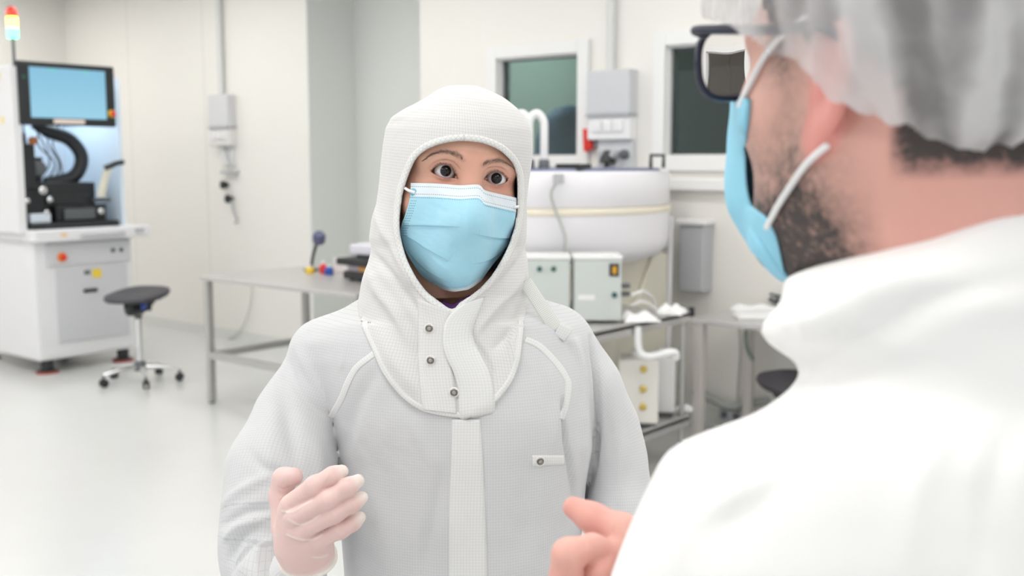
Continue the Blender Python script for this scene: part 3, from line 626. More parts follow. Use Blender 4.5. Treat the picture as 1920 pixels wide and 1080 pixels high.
def line_d(px, py, poly):
    """unsigned distance, signed side and run (0..1) along an open polyline"""
    V = np.array([(p[0], p[1]) for p in smooth_path([(p[0], p[1], 0) for p in poly], 4)]); best = np.full(px.shape, 1e9); side = np.zeros(px.shape); run = np.zeros(px.shape)
    n = len(V)-1
    for i in range(n):
        a, b = V[i], V[i+1]; e = b-a; wx = px-a[0]; wy = py-a[1]
        t = np.clip((wx*e[0]+wy*e[1])/max(e@e, 1e-9), 0, 1); d = (wx-e[0]*t)**2+(wy-e[1]*t)**2
        m = d < best; best = np.where(m, d, best); side = np.where(m, np.sign(e[0]*wy-e[1]*wx), side); run = np.where(m, (i+t)/n, run)
    return np.sqrt(best), side, run
def nets(f, lo, hi, h, slack=2.2):
    lo = np.array(lo, float); hi = np.array(hi, float); B = 8
    nb = np.ceil((hi-lo)/h/B).astype(int); n = nb*B
    gx, gy, gz = [np.arange(k) for k in nb]
    C = np.stack(np.meshgrid(gx, gy, gz, indexing='ij'), -1).reshape(-1, 3)
    cen = lo+(C*B+(B-1)/2)*h; d = f(cen)
    D = np.repeat(np.repeat(np.repeat(d.reshape(nb), B, 0), B, 1), B, 2).astype(np.float32)
    near = np.where(np.abs(d) < h*B*.87*slack)[0]
    off = np.stack(np.meshgrid(*[np.arange(B)]*3, indexing='ij'), -1).reshape(-1, 3)
    for s in range(0, len(near), 400):
        ids = near[s:s+400]; I = (C[ids][:, None, :]*B+off[None]).reshape(-1, 3)
        D[I[:, 0], I[:, 1], I[:, 2]] = f(lo+I*h)
    D[0] = D[-1] = 1e-3; D[:, 0] = D[:, -1] = 1e-3; D[:, :, 0] = D[:, :, -1] = 1e-3
    S = D < 0
    c = [(i, j, k) for i in (0, 1) for j in (0, 1) for k in (0, 1)]
    cnt = sum(S[i:n[0]-1+i, j:n[1]-1+j, k:n[2]-1+k].astype(np.int8) for i, j, k in c)
    A = np.argwhere((cnt > 0) & (cnt < 8)); idx = np.full(cnt.shape, -1, np.int32); idx[A[:, 0], A[:, 1], A[:, 2]] = np.arange(len(A))
    V = np.zeros((len(A), 3)); K = np.zeros(len(A))
    for p in c:
        for ax in range(3):
            if p[ax]: continue
            q = list(p); q[ax] = 1
            a = D[A[:, 0]+p[0], A[:, 1]+p[1], A[:, 2]+p[2]]; b = D[A[:, 0]+q[0], A[:, 1]+q[1], A[:, 2]+q[2]]
            m = (a < 0) != (b < 0); t = np.where(m, a/np.where(m, a-b, 1), 0)
            for x in range(3): V[:, x] += np.where(m, p[x]+(t if x == ax else 0), 0)
            K += m
    V = lo+(A+V/K[:, None])*h
    Q = []
    for ax in range(3):
        u, v = (ax+1) % 3, (ax+2) % 3
        s0 = [slice(None)]*3; s1 = [slice(None)]*3; s0[ax] = slice(0, -1); s1[ax] = slice(1, None)
        E = S[tuple(s0)] != S[tuple(s1)]; I = np.argwhere(E); I = I[(I[:, u] > 0) & (I[:, v] > 0) & (I[:, u] < n[u]-1) & (I[:, v] < n[v]-1)]
        fl = S[I[:, 0], I[:, 1], I[:, 2]]
        def cell(du, dv):
            J = I.copy(); J[:, u] += du; J[:, v] += dv; return idx[J[:, 0], J[:, 1], J[:, 2]]
        q = np.stack([cell(-1, -1), cell(0, -1), cell(0, 0), cell(-1, 0)], 1)
        q[~fl] = q[~fl][:, ::-1]; Q.append(q)
    Q = np.concatenate(Q); Q = Q[(Q >= 0).all(1)]
    return V, Q
def normals(V, Q):
    n = np.cross(V[Q[:, 2]]-V[Q[:, 0]], V[Q[:, 3]]-V[Q[:, 1]]); N = np.zeros_like(V)
    for k in range(4): np.add.at(N, Q[:, k], n)
    return N/np.maximum(np.linalg.norm(N, axis=1), 1e-12)[:, None]
def relax(V, Q, it=1, lam=.5):
    for _ in range(it):
        S = np.zeros_like(V); K = np.zeros(len(V))
        for k in range(4):
            a, b = Q[:, k], Q[:, (k+1) % 4]
            np.add.at(S, a, V[b]); np.add.at(S, b, V[a]); np.add.at(K, a, 1); np.add.at(K, b, 1)
        V = V+(S/np.maximum(K, 1)[:, None]-V)*lam
    return V
def mesh_of(V, Q):
    me = bpy.data.meshes.new('m'); nv, nq = len(V), len(Q)
    me.vertices.add(nv); me.vertices.foreach_set('co', np.ascontiguousarray(V, np.float32).ravel())
    me.loops.add(nq*4); me.loops.foreach_set('vertex_index', Q.astype(np.int32).ravel())
    me.polygons.add(nq); me.polygons.foreach_set('loop_start', np.arange(nq, dtype=np.int32)*4)
    me.update(calc_edges=True); me.validate(); return me
def attr(me, name, A):
    A = np.asarray(A, np.float32)
    if A.ndim == 1: a = me.attributes.new(name, 'FLOAT', 'POINT'); a.data.foreach_set('value', A)
    else: a = me.attributes.new(name, 'FLOAT_VECTOR', 'POINT'); a.data.foreach_set('vector', A.ravel())
def joinVQ(L):
    V = []; Q = []; o = 0
    for v, q in L: V.append(v); Q.append(q+o); o += len(v)
    return np.concatenate(V), np.concatenate(Q)
def put(name, V, Q, m, parent, attrs={}, label=None, smooth=True):
    me = mesh_of(V, Q); me.name = name
    for k, a in attrs.items(): attr(me, k, a)
    return link(name, me, m, parent, smooth=smooth, label=label)
def bvh(V, Q): return BVHTree.FromPolygons([tuple(v) for v in V], [tuple(int(i) for i in q) for q in Q])
CAMP = Vector((0, 0, EYE))
def hit(tree, px, py):
    d = (st(px, py, 1.0)-CAMP).normalized(); l, n, i, ds = tree.ray_cast(CAMP, d)
    return (l, n) if l is not None else None
def wob(P, s, seed=0):
    r = np.random.RandomState(seed); o = 0
    for k in range(6):
        w = r.normal(size=3); w /= np.linalg.norm(w); o = o+np.sin(P@w*s*(1+.35*k)+r.rand()*6.3)/(1+.35*k)
    return o/3
def folds(V, N, L, front=True):
    """raise (+) or sink (-) smooth ridges along traced lines on the side facing the camera"""
    px, py = project(V); w8 = np.clip(-N[:, 1]*1.6, 0, 1) if front else 1; V = V.copy()
    for poly, w, amp in L:
        xs = [p[0] for p in poly]; ys = [p[1] for p in poly]
        m = (px > min(xs)-3*w) & (px < max(xs)+3*w) & (py > min(ys)-3*w) & (py < max(ys)+3*w)
        if not m.any(): continue
        d, s, t = line_d(px[m], py[m], poly)
        a = amp*np.exp(-(d/w)**2)*np.sin(np.pi*np.clip(t*.9+.05, 0, 1))**.5
        V[m] += N[m]*(a*(w8[m] if front else 1))[:, None]
    return V
def grid_q(nu, nv):
    i = np.arange((nu)*(nv)).reshape(nu, nv)
    return np.stack([i[:-1, :-1], i[:-1, 1:], i[1:, 1:], i[1:, :-1]], -1).reshape(-1, 4)
def patch(tree, A, B, off=.0015, thick=.0015, nu=None, nv=8, closed=False, lift=None):
    """cloth strip between two traced edges laid on a surface; returns V, Q (a closed solid) and its (u, v) in metres"""
    a = [Vector((p[0], p[1], 0)) for p in A]; b = [Vector((p[0], p[1], 0)) for p in B]
    pa = smooth_path(a, 8); pb = smooth_path(b, 8); nu = nu or len(pa)
    def at(P, t): x = t*(len(P)-1); i = min(int(x), len(P)-2); return P[i].lerp(P[i+1], x-i)
    top = []; uv = []; bad = []; nrm = []; L = 0; prev = None
    for i in range(nu):
        t = i/(nu-1); p, q = at(pa, t), at(pb, t); row = []
        for j in range(nv):
            s = j/(nv-1); c = p.lerp(q, s); h_ = hit(tree, c.x, c.y)
            if h_ is None: row.append(None); continue
            row.append(h_)
        ok = [k for k in range(nv) if row[k]]
        for j in range(nv):
            if row[j] is None:
                if not ok: l_ = top[-nv+j] if len(top) >= nv else st(p.x, p.y, 1.2); n_ = Vector((0, -1, 0)); row[j] = (Vector(l_), n_)
                else:
                    k = min(ok, key=lambda x: abs(x-j)); c = p.lerp(q, j/(nv-1)); row[j] = (st(c.x, c.y, row[k][0].y+.001*abs(k-j)), row[k][1])
        mid = row[nv//2][0]
        if prev is not None: L += (mid-prev).length
        prev = mid; W = 0
        for j in range(nv):
            if j: W += (row[j][0]-row[j-1][0]).length
            e = off*(min(1, .4+min(j, nv-1-j)*.6)); 
            if lift: e += lift(t, j/(nv-1))
            top.append(np.array(row[j][0]+row[j][1]*e)); nrm.append(np.array(row[j][1])); uv.append((W, L, 0))
    top = np.array(top).reshape(nu, nv, 3); nrm = np.array(nrm).reshape(nu, nv, 3)
    for _ in range(3):
        t2 = top.copy(); t2[1:-1] = (top[:-2]+2*top[1:-1]+top[2:])/4; top = t2
        n2 = nrm.copy(); n2[1:-1] = (nrm[:-2]+2*nrm[1:-1]+nrm[2:])/4; nrm = n2
    bot = top-nrm*(thick+off)
    V = np.concatenate([top.reshape(-1, 3), bot.reshape(-1, 3)]); n = nu*nv
    q = grid_q(nu, nv); i = np.arange(n).reshape(nu, nv); Q = [q, q[:, ::-1]+n]
    for e in (i[:, 0][::-1], i[:, -1], i[0], i[-1][::-1]): Q.append(np.stack([e[:-1], e[:-1]+n, e[1:]+n, e[1:]], 1))
    return V, np.concatenate(Q), np.array(uv+uv)
def offset_line(poly, d):
    P = [(p[0], p[1]) for p in poly]; out = []
    for i in range(len(P)):
        a, b = P[max(i-1, 0)], P[min(i+1, len(P)-1)]; tx, ty = b[0]-a[0], b[1]-a[1]; l = math.hypot(tx, ty) or 1
        out.append((P[i][0]-ty/l*d, P[i][1]+tx/l*d))
    return out
def band(tree, poly, w, **k): return patch(tree, offset_line(poly, -w/2), offset_line(poly, w/2), **k)

def cloth_mat(name, col, line, pitch=.0034, lw=.11, rough=.85, diag=False, trl=0):
    m = bpy.data.materials.new(name); m.use_nodes = True; nt = m.node_tree; b = nt.nodes['Principled BSDF']; N = nt.nodes.new; Lk = nt.links.new
    at = N('ShaderNodeAttribute'); at.attribute_name = 'cloth'
    vec = at.outputs['Vector']
    if diag:
        mp = N('ShaderNodeMapping'); mp.inputs['Rotation'].default_value = (0, 0, math.radians(45)); Lk(vec, mp.inputs[0]); vec = mp.outputs[0]
    sx = N('ShaderNodeSeparateXYZ'); Lk(vec, sx.inputs[0]); fs = []
    for i in (0, 1):
        q = N('ShaderNodeMath'); q.operation = 'MULTIPLY'; q.inputs[1].default_value = 1/pitch; Lk(sx.outputs[i], q.inputs[0])
        r = N('ShaderNodeMath'); r.operation = 'FRACT'; Lk(q.outputs[0], r.inputs[0])
        s = N('ShaderNodeMath'); s.operation = 'LESS_THAN'; s.inputs[1].default_value = lw; Lk(r.outputs[0], s.inputs[0]); fs.append(s)
    mx = N('ShaderNodeMath'); mx.operation = 'MAXIMUM'; Lk(fs[0].outputs[0], mx.inputs[0]); Lk(fs[1].outputs[0], mx.inputs[1])
    c = N('ShaderNodeMix'); c.data_type = 'RGBA'; c.inputs[6].default_value = tuple(col)+(1,); c.inputs[7].default_value = tuple(line)+(1,); Lk(mx.outputs[0], c.inputs[0]); Lk(c.outputs[2], b.inputs['Base Color'])
    b.inputs['Roughness'].default_value = rough; b.inputs['Sheen Weight'].default_value = .15; b.inputs['Specular IOR Level'].default_value = .25
    tc = N('ShaderNodeTexCoord'); no = N('ShaderNodeTexNoise'); no.inputs['Scale'].default_value = 38; no.inputs['Detail'].default_value = 3; Lk(tc.outputs['Object'], no.inputs[0])
    bp = N('ShaderNodeBump'); bp.inputs['Strength'].default_value = .35; bp.inputs['Distance'].default_value = .003; Lk(no.outputs['Fac'], bp.inputs['Height']); Lk(bp.outputs['Normal'], b.inputs['Normal'])
    return m
def skin_mat(name, col, beard=(.05, .035, .03), sss=.08, dens=140):
    """colour varies by the 'tint' (redness) and 'hair' attributes"""
    m = bpy.data.materials.new(name); m.use_nodes = True; nt = m.node_tree; b = nt.nodes['Principled BSDF']; N = nt.nodes.new; Lk = nt.links.new
    t = N('ShaderNodeAttribute'); t.attribute_name = 'tint'; h = N('ShaderNodeAttribute'); h.attribute_name = 'hair'
    tc = N('ShaderNodeTexCoord'); no = N('ShaderNodeTexNoise'); no.inputs['Scale'].default_value = 90; no.inputs['Detail'].default_value = 5; Lk(tc.outputs['Object'], no.inputs[0])
    c0 = N('ShaderNodeMix'); c0.data_type = 'RGBA'; c0.inputs[6].default_value = tuple(x*.93 for x in col)+(1,); c0.inputs[7].default_value = tuple(min(1, x*1.06) for x in col)+(1,); Lk(no.outputs['Fac'], c0.inputs[0])
    c1 = N('ShaderNodeMix'); c1.data_type = 'RGBA'; Lk(c0.outputs[2], c1.inputs[6]); c1.inputs[7].default_value = (col[0]*.96, col[1]*.62, col[2]*.66, 1); Lk(t.outputs['Fac'], c1.inputs[0])
    n2 = N('ShaderNodeTexNoise'); n2.inputs['Scale'].default_value = dens; n2.inputs['Detail'].default_value = 6; n2.inputs['Roughness'].default_value = .8; Lk(tc.outputs['Object'], n2.inputs[0])
    r = N('ShaderNodeMapRange'); r.inputs[1].default_value = .38; r.inputs[2].default_value = .62; Lk(n2.outputs['Fac'], r.inputs[0])
    mu = N('ShaderNodeMath'); mu.operation = 'MULTIPLY_ADD'; mu.inputs[1].default_value = .55; mu.inputs[2].default_value = .45; Lk(r.outputs[0], mu.inputs[0])
    mm = N('ShaderNodeMath'); mm.operation = 'MULTIPLY'; mm.use_clamp = True; Lk(mu.outputs[0], mm.inputs[0]); Lk(h.outputs['Fac'], mm.inputs[1])
    c2 = N('ShaderNodeMix'); c2.data_type = 'RGBA'; Lk(c1.outputs[2], c2.inputs[6]); c2.inputs[7].default_value = tuple(beard)+(1,); Lk(mm.outputs[0], c2.inputs[0]); Lk(c2.outputs[2], b.inputs['Base Color'])
    b.inputs['Roughness'].default_value = .48; b.inputs['Subsurface Weight'].default_value = sss; b.inputs['Subsurface Radius'].default_value = (.006, .002, .001); b.inputs['Subsurface Scale'].default_value = .6
    bp = N('ShaderNodeBump'); bp.inputs['Strength'].default_value = .2; bp.inputs['Distance'].default_value = .0006; n3 = N('ShaderNodeTexNoise'); n3.inputs['Scale'].default_value = 700; Lk(tc.outputs['Object'], n3.inputs[0]); Lk(n3.outputs['Fac'], bp.inputs['Height']); Lk(bp.outputs['Normal'], b.inputs['Normal'])
    return m
def relaxed_hand(P, w, d, side, s=1.0):
    """half open hand: palm, four bent fingers and a thumb; w wrist, d direction, side = +1/-1 for the thumb"""
    w = np.array(w, float); d = np.array(d, float); d /= np.linalg.norm(d); e = np.cross(d, (0, 0, 1.0) if abs(d[2]) < .8 else (0, 1.0, 0)); e /= np.linalg.norm(e); e *= side; n = np.cross(d, e)
    n = n*(-1 if n[2] > 0 else 1)
    at = lambda a, b, c: w+(d*a+e*b+n*c)*s
    r = None
    for b, L_ in ((.030, .070), (.010, .080), (-.010, .074), (-.029, .058)):
        k0, k1, k2, k3 = at(.085, b*.95, 0), at(.085+L_*.45, b*1.05, .010), at(.085+L_*.72, b*1.05, .026), at(.085+L_*.86, b*1.05, .042)
        f = smin(cone(P, k0, k1, .0098*s, .0090*s), cone(P, k1, k2, .0090*s, .0082*s), .003); f = smin(f, cone(P, k2, k3, .0082*s, .0070*s), .003)
        r = f if r is None else smin(r, f, .002)
        r = smin(r, cone(P, at(.01, b*.6, 0), k0, .014*s, .0125*s), .008)
    th = smin(cone(P, at(.02, .022, .006), at(.062, .050, .016), .015*s, .0115*s), cone(P, at(.062, .050, .016), at(.092, .052, .030), .0115*s, .0088*s), .003)
    return smin(smin(r, th, .006), cone(P, at(-.04, 0, 0), at(.02, 0, 0), .024*s, .022*s), .012)
class Frame:
    def __init__(s, O, right, fwd, up): s.O = np.array(O, float); s.M = np.array([right, fwd, up], float)
    def loc(s, P): return (P-s.O)@s.M.T
    def out(s, q): return Vector(s.O+np.array(q, float)@s.M)
def frame(O, yaw, roll, pitch):
    """yaw turns the face (0 = towards the camera) to the picture's right; roll lowers the picture-right side; pitch>0 looks down"""
    f = Vector((math.sin(yaw), -math.cos(yaw), 0)); r = Vector((math.cos(yaw), math.sin(yaw), 0)); u = Vector((0, 0, 1))
    R = Matrix.Rotation(pitch, 3, r); 
    if (R@f).z > 0: R = R.inverted()
    f, u = R@f, R@u
    R = Matrix.Rotation(roll, 3, f)
    if (R@r).z > 0: R = R.inverted()
    r, u = R@r, R@u
    return Frame(O, r, f, u)
def person(name, label, x, y):
    t = thing(name, label, 'person', st2room((x, y, 0)), PHI)
    t['sx'] = x; t['sy'] = y
    del t['sx']; del t['sy']
    return t
class Root:
    """lets link() place stage-frame meshes under a turned empty"""
def fit(parent, me, x, y):
    me.transform(Matrix.Translation((-x, -y, 0))); me['local'] = 1
# ------------------------------------------------------------------ the woman
WX, WY = -.07, 1.27
woman = person('person', 'person in hooded white grid coverall and pale blue mask, facing us, gloved hand raised', WX, WY)
def wput(name, V, Q, m, attrs={}, label=None, parent=None, smooth=True, origin=(WX, WY), root=None):
    me = mesh_of(V-np.array([origin[0], origin[1], 0]), Q); me.name = name; me['local'] = 1
    for k, a in attrs.items(): attr(me, k, a)
    return link(name, me, m, parent or root or woman, smooth=smooth, label=label)
def wobj(name, bm, m, parent=None, label=None, smooth=True, origin=(WX, WY), root=None, bevel=0):
    bmesh.ops.translate(bm, verts=bm.verts, vec=(-origin[0], -origin[1], 0))
    return obj(name, bm, m, parent or root or woman, smooth=smooth, label=label, local=True, bevel=bevel)
SL = [(598, 668, 1.285, 58), (554, 785, 1.262, 70), (527, 890, 1.225, 97), (512, 985, 1.19, 90), (514, 1055, 1.185, 88), (530, 1110, 1.18, 80)]
FA = [(502, 1102, 1.135, 72), (526, 1068, 1.114, 60), (552, 1040, 1.095, 52)]
SR = [(1048, 655, 1.295, 62), (1098, 730, 1.30, 62), (1146, 800, 1.30, 44), (1160, 865, 1.295, 46), (1166, 960, 1.285, 58), (1168, 1100, 1.275, 72), (1150, 1240, 1.24, 62), (1120, 1420, 1.16, 42)]
WF = frame((-.0675, 1.262, 1.563), math.radians(15), math.radians(7.5), math.radians(2))
EYES = [(833.5, 321.0, -.031), (930.0, 334.5, .031)]
ECEN = []
for ex, ey, a in EYES:
    yy = WF.out((a, .0665, 0)).y; ECEN.append(np.array(st(ex, ey, yy)))
OPEN_L = [(807.9, 321.2), (814, 314.8), (820.7, 309.9), (828.9, 307.6), (837.8, 308.6), (845.2, 312.6), (850.4, 319.3), (854.8, 327.4), (859.3, 334.8), (854, 333.9), (848.1, 333.2), (840.7, 334.2), (833.3, 333), (824.4, 330.7), (817, 327.4), (811.1, 323.7)]
OPEN_R = [(906.7, 335.6), (912.6, 328.9), (919.3, 324.4), (925.9, 322.0), (932.6, 321.6), (939.3, 324.1), (945.2, 328.9), (949.6, 334.1), (951.9, 338.1), (947.4, 342.2), (941.5, 345.5), (934.1, 347), (926.7, 345.5), (919.3, 342.5), (912.6, 339)]
def w_base(P):
    q = WF.loc(P)
    d = ell(q, (0, -.006, .022), (.071, .099, .0725))
    d = smin(d, ell(q, (0, .012, -.035), (.060, .076, .085)), .03)
    d = smin(d, cone(q, (0, .058, -.092), (0, .05, -.06), .024, .03), .03)
    for s in (-1, 1):
        d = smin(d, sph(q, (s*.042, .050, -.036), .021), .025)
        d = smin(d, cone(q, (s*.012, .079, .019), (s*.047, .061, .017), .010, .009), .016)
    for s in (-1, 1): d = smax(d, -sph(q, (s*.029, .097, -.001), .0168), .013)
    d = smin(d, cone(q, (0, .080, .010), (0, .104, -.034), .0075, .011), .014)
    return d
def w_head(P):
    q = WF.loc(P); d = w_base(P)
    for c in ECEN: d = smin(d, sph(P, c, .0137), .005)
    d = smin(d, cone(q, (0, -.008, -.08), (0, -.03, -.26), .051, .056), .03)
    px, py = project(P); front = P[:, 1] < 1.21
    for c, O in zip(ECEN, (OPEN_L, OPEN_R)):
        pr = poly_sd(px, py, O)*1.2/F
        cut = np.maximum(pr, P[:, 1]-(c[1]))
        d = smax(d, -cut, .0012)
    for c in ECEN: d = smax(d, -sph(P, c, .0118), .0008)
    return d
Vh, Qh = nets(w_head, (-.17, 1.14, 1.42), (.04, 1.29, 1.66), .00125)
Nh = normals(Vh, Qh)
Vh = folds(Vh, Nh, [([(804, 318), (812, 308), (826, 301.5), (842, 302), (852, 307), (861, 318)], 1.7, -.0017),
                    ([(908, 323), (918, 316), (930, 314.5), (943, 317), (953, 326)], 1.7, -.0017),
                    ([(812, 333), (826, 339), (840, 341), (856, 340)], 3, -.0008), ([(910, 347), (924, 354), (940, 353), (952, 347)], 3, -.0008)])
q = WF.loc(Vh); tint = .25*np.exp(-((q[:, 0])/.02)**2)*(q[:, 2] < .03)+.0
for c in ECEN:
    dd = np.linalg.norm(Vh-c, axis=1); tint = tint+.55*np.exp(-((dd-.012)/.007)**2)  # lid colour plus eye-socket shading painted in as tint
tint += .25*np.exp(-((np.abs(q[:, 0])-.045)/.02)**2-((q[:, 2]+.025)/.02)**2)
tint = np.clip(tint+.06*wob(Vh, 90, 3), 0, 1)
# dark hair roots of brows and lids; wide lid ring is painted shading
px, py = project(Vh)
BROWS = [[(795, 300), (811, 289.5), (828, 285), (845, 287), (858, 292.5), (869, 300)], [(905, 309), (920, 304), (938, 302), (954, 309), (966, 319)]]
hair = np.zeros(len(Vh))
for b_ in BROWS:
    d, s, t = line_d(px, py, b_); hair = np.maximum(hair, .42*np.exp(-(d/(4.6))**2)*np.clip((t if b_[0][0] < 850 else 1-t)*3+.2, 0, 1))
for lid in (OPEN_L, OPEN_R):
    d = np.abs(poly_sd(px, py, lid)); hair = np.maximum(hair, .62*np.exp(-(d/1.5)**2)); hair = np.maximum(hair, .20*np.exp(-(d/6.5)**2))
hair *= (Vh[:, 1] < 1.22)
def torso_in(P):
    d = cone(P, (-.055, 1.31, 1.34), (-.055, 1.30, 1.0), .065, .075)
    d = smin(d, cone(P, (-.17, 1.30, 1.33), (.05, 1.31, 1.33), .03, .03), .05)
    for s, hip, foot in ((-1, -.13, -.16), (1, .02, .05)): d = smin(d, cone(P, (hip, 1.29, .92), (foot, 1.29, .12), .07, .04), .04)
    d = smin(d, chain(P, [(a_, b_, c_, 34) for a_, b_, c_, _ in SL], .01), .02)
    d = smin(d, chain(P, [(a_, b_, c_, 28) for a_, b_, c_, _ in SR], .01), .02)
    return smin(d, cone(P, (-.06, 1.30, 1.50), (-.055, 1.30, 1.3), .05, .05), .03)
Vt, Qt = nets(torso_in, (-.36, 1.0, 0.02), (.24, 1.44, 1.46), .012)
V, Q = joinVQ([(Vh, Qh), (Vt, Qt)])
z0 = np.zeros(len(Vt))
M_skinw = skin_mat('skin_woman', (.70, .41, .30), beard=(.13, .075, .055), dens=300)
wput('body', V, Q, M_skinw, {'tint': np.concatenate([tint, z0]), 'hair': np.concatenate([hair, z0])})
# eyes
def eye_mat():
    m = bpy.data.materials.new('eye'); m.use_nodes = True; nt = m.node_tree; b = nt.nodes['Principled BSDF']; N = nt.nodes.new; Lk = nt.links.new
    a = N('ShaderNodeAttribute'); a.attribute_name = 'iris'; r = N('ShaderNodeValToRGB'); r.color_ramp.interpolation = 'LINEAR'
    E_ = r.color_ramp.elements; E_[0].position = 0; E_[0].color = (.003, .003, .004, 1); E_[1].position = 1; E_[1].color = (.78, .76, .75, 1)
    for p, c in ((.19, (.003, .003, .004)), (.22, (.014, .009, .007)), (.36, (.012, .009, .008)), (.40, (.006, .006, .009)), (.435, (.22, .24, .30)), (.48, (.74, .73, .73)), (.85, (.76, .72, .70))):
        e = E_.new(p); e.color = tuple(c)+(1,)
    Lk(a.outputs['Fac'], r.inputs[0]); Lk(r.outputs[0], b.inputs['Base Color']); b.inputs['Roughness'].default_value = .2; b.inputs['Specular IOR Level'].default_value = .2; b.inputs['Coat Weight'].default_value = .55; b.inputs['Coat Roughness'].default_value = .03
    return m
M_eye = eye_mat()
for (c, gaze) in zip(ECEN, ((836.3, 320.4), (931.0, 334.3))):
    tgt = np.array(st(gaze[0], gaze[1], c[1]-.0117)); g = Vector(tgt-c).normalized()
    bm = NB(); bmesh.ops.create_uvsphere(bm, u_segments=48, v_segments=40, radius=.0119)
    R = Vector((0, 0, 1)).rotation_difference(g).to_matrix()
    for v in bm.verts:
        a = v.co.normalized().angle(Vector((0, 0, 1))); v.co *= 1+.035*math.exp(-(a/.38)**4)
    me = bpy.data.meshes.new('eye'); 
    ang = [v.co.normalized().angle(Vector((0, 0, 1)))/1.25 for v in bm.verts]
    bmesh.ops.rotate(bm, verts=bm.verts, cent=(0, 0, 0), matrix=R); bmesh.ops.translate(bm, verts=bm.verts, vec=Vector(c)-Vector((WX, WY, 0)))
    bm.to_mesh(me); bm.free(); me['local'] = 1; attr(me, 'iris', np.clip(np.array(ang), 0, 1)); link('eye', me, M_eye, woman, smooth=True)
    bm = NB()
treeh = bvh(Vh, Qh)
# inner corner flesh
for px_, py_ in ((856.5, 333.0), (910, 335.4)):
    h_ = ECEN[0] if px_ < 900 else ECEN[1]; p = st(px_, py_, h_[1]-.0088)
    bm = NB(); bmesh.ops.create_icosphere(bm, subdivisions=2, radius=.0022, matrix=Matrix.Translation(p)); wobj('tear_duct', bm, mat('moist_pink', (.62, .28, .22), .2))
def hairs(bm, p, d, L, r, bend):
    d = d.normalized(); pts = [p, p+d*L*.5+bend*.35*L, p+d*L+bend*L]
    tube(bm, pts, [r, r*.7, r*.15], 4, cap=False)
rnd = random.Random(7)
M_brow = mat('brow_hair', (.22, .145, .115), .6)
for n_, b_ in enumerate(BROWS):
    pts = smooth_path([(p[0], p[1], 0) for p in b_], 30); bm = NB()
    for i in range(520):
        t = rnd.random()**.9; k = min(int(t*(len(pts)-1)), len(pts)-2); p = pts[k]; inner = t if n_ == 0 else 1-t
        tan = (pts[k+1]-pts[k]).normalized()*(-1 if n_ == 0 else 1)
        w = 1.4+4.4*min(1, inner*1.6); o = rnd.gauss(0, .42)*w
        q_ = Vector((p.x+tan.y*o, p.y+abs(tan.x)*o, 0)); L_ = 5+3*rnd.random()
        a = hit(treeh, q_.x, q_.y); b2 = hit(treeh, q_.x+tan.x*L_*(1-.55*inner*inner), q_.y+tan.y*L_*.8-L_*.85*inner**2+rnd.uniform(-1.2, 1.2)+(1.0*(1-inner) if o < 0 else 0))
        if not a or not b2: continue
        hairs(bm, a[0]-a[1]*.0001, (b2[0]+b2[1]*.0005)-a[0], .0030+.0018*rnd.random(), .00008, a[1]*.05)
    wobj('eyebrow', bm, M_brow, smooth=False)
for n_, lid in enumerate((OPEN_L[:9], OPEN_R[:9])):
    pts = smooth_path([(p[0], p[1], 0) for p in lid], 14); bm = NB(); cx = EYES[n_][0]
    for i in range(70):
        t = rnd.uniform(.02, .93) if n_ == 0 else rnd.uniform(.1, .98); p = pts[int(t*(len(pts)-1))]; a = hit(treeh, p.x, p.y-1.2)
        if not a: continue
        d = Vector(((p.x-cx)*.022, -.95, .02)); hairs(bm, a[0], d, .0034+.0018*rnd.random(), .00012, Vector((0, -.1, .30)))
    wobj('eyelash', bm, mat('lash_black', (.012, .01, .01), .5), smooth=False)
    low = (OPEN_L[8:]+OPEN_L[:1]) if n_ == 0 else (OPEN_R[8:]+OPEN_R[:1]); pts = smooth_path([(p[0], p[1], 0) for p in low], 10); bm = NB()
    for i in range(16):
        p = pts[int(rnd.uniform(.15, .9)*(len(pts)-1))]; a = hit(treeh, p.x, p.y+1.2)
        if a: hairs(bm, a[0], Vector(((p.x-cx)*.03, -.6, -.6)), .0013+.0006*rnd.random(), .00007, Vector((0, 0, -.1)))
    wobj('eyelash', bm, MATS['lash_black'], smooth=False)

# surgical mask
def m_sup(P):
    q = WF.loc(P)
    d = ell(q, (0, .020, -.048), (.068, .074, .078))
    d = smin(d, cone(q, (0, .084, -.012), (0, .106, -.045), .009, .015), .030)
    d = smin(d, cone(q, (0, .088, -.045), (0, .074, -.095), .022, .024), .03)
    d = smin(d, ell(q, (0, 0, -.05), (.078, .06, .10)), .02)
    return smin(d, w_base(P)-.0028, .008)
MT = [(770, 343), (790, 343.5), (812, 344), (835, 345.5), (862, 347.5), (882, 346.5), (896, 346), (903, 350), (909, 356.5), (925, 361), (945, 365.5), (969, 371)]
MR = [(969, 371), (967.5, 395), (964, 424), (957, 450), (942, 476), (924, 497), (902, 527)]
ML = [(770, 343), (769, 369), (760, 402), (750, 433), (753, 447), (760, 470), (772, 492), (791, 517), (815.6, 535.6)]
MBt = [(815.6, 535.6), (827, 542), (840, 545.5), (853, 547), (868, 545), (880, 542), (902, 527)]
def coons(u, v, T, B_, L, R):
    def C(P, t):
        S = smooth_path([(p[0], p[1], 0) for p in P], 10); A = np.array([(s.x, s.y) for s in S]); l = np.r_[0, np.cumsum(np.linalg.norm(np.diff(A, axis=0), axis=1))]; l /= l[-1]
        return np.stack([np.interp(t, l, A[:, 0]), np.interp(t, l, A[:, 1])], -1)
    t, b, l, r = C(T, u), C(B_, u), C(L, v), C(R, v); u = u[:, None]; v = v[:, None]
    c = lambda P: np.array(P, float)
    return (1-v)*t+v*b+(1-u)*l+u*r-((1-u)*(1-v)*c(T[0])+u*(1-v)*c(T[-1])+(1-u)*v*c(B_[0])+u*v*c(B_[-1]))
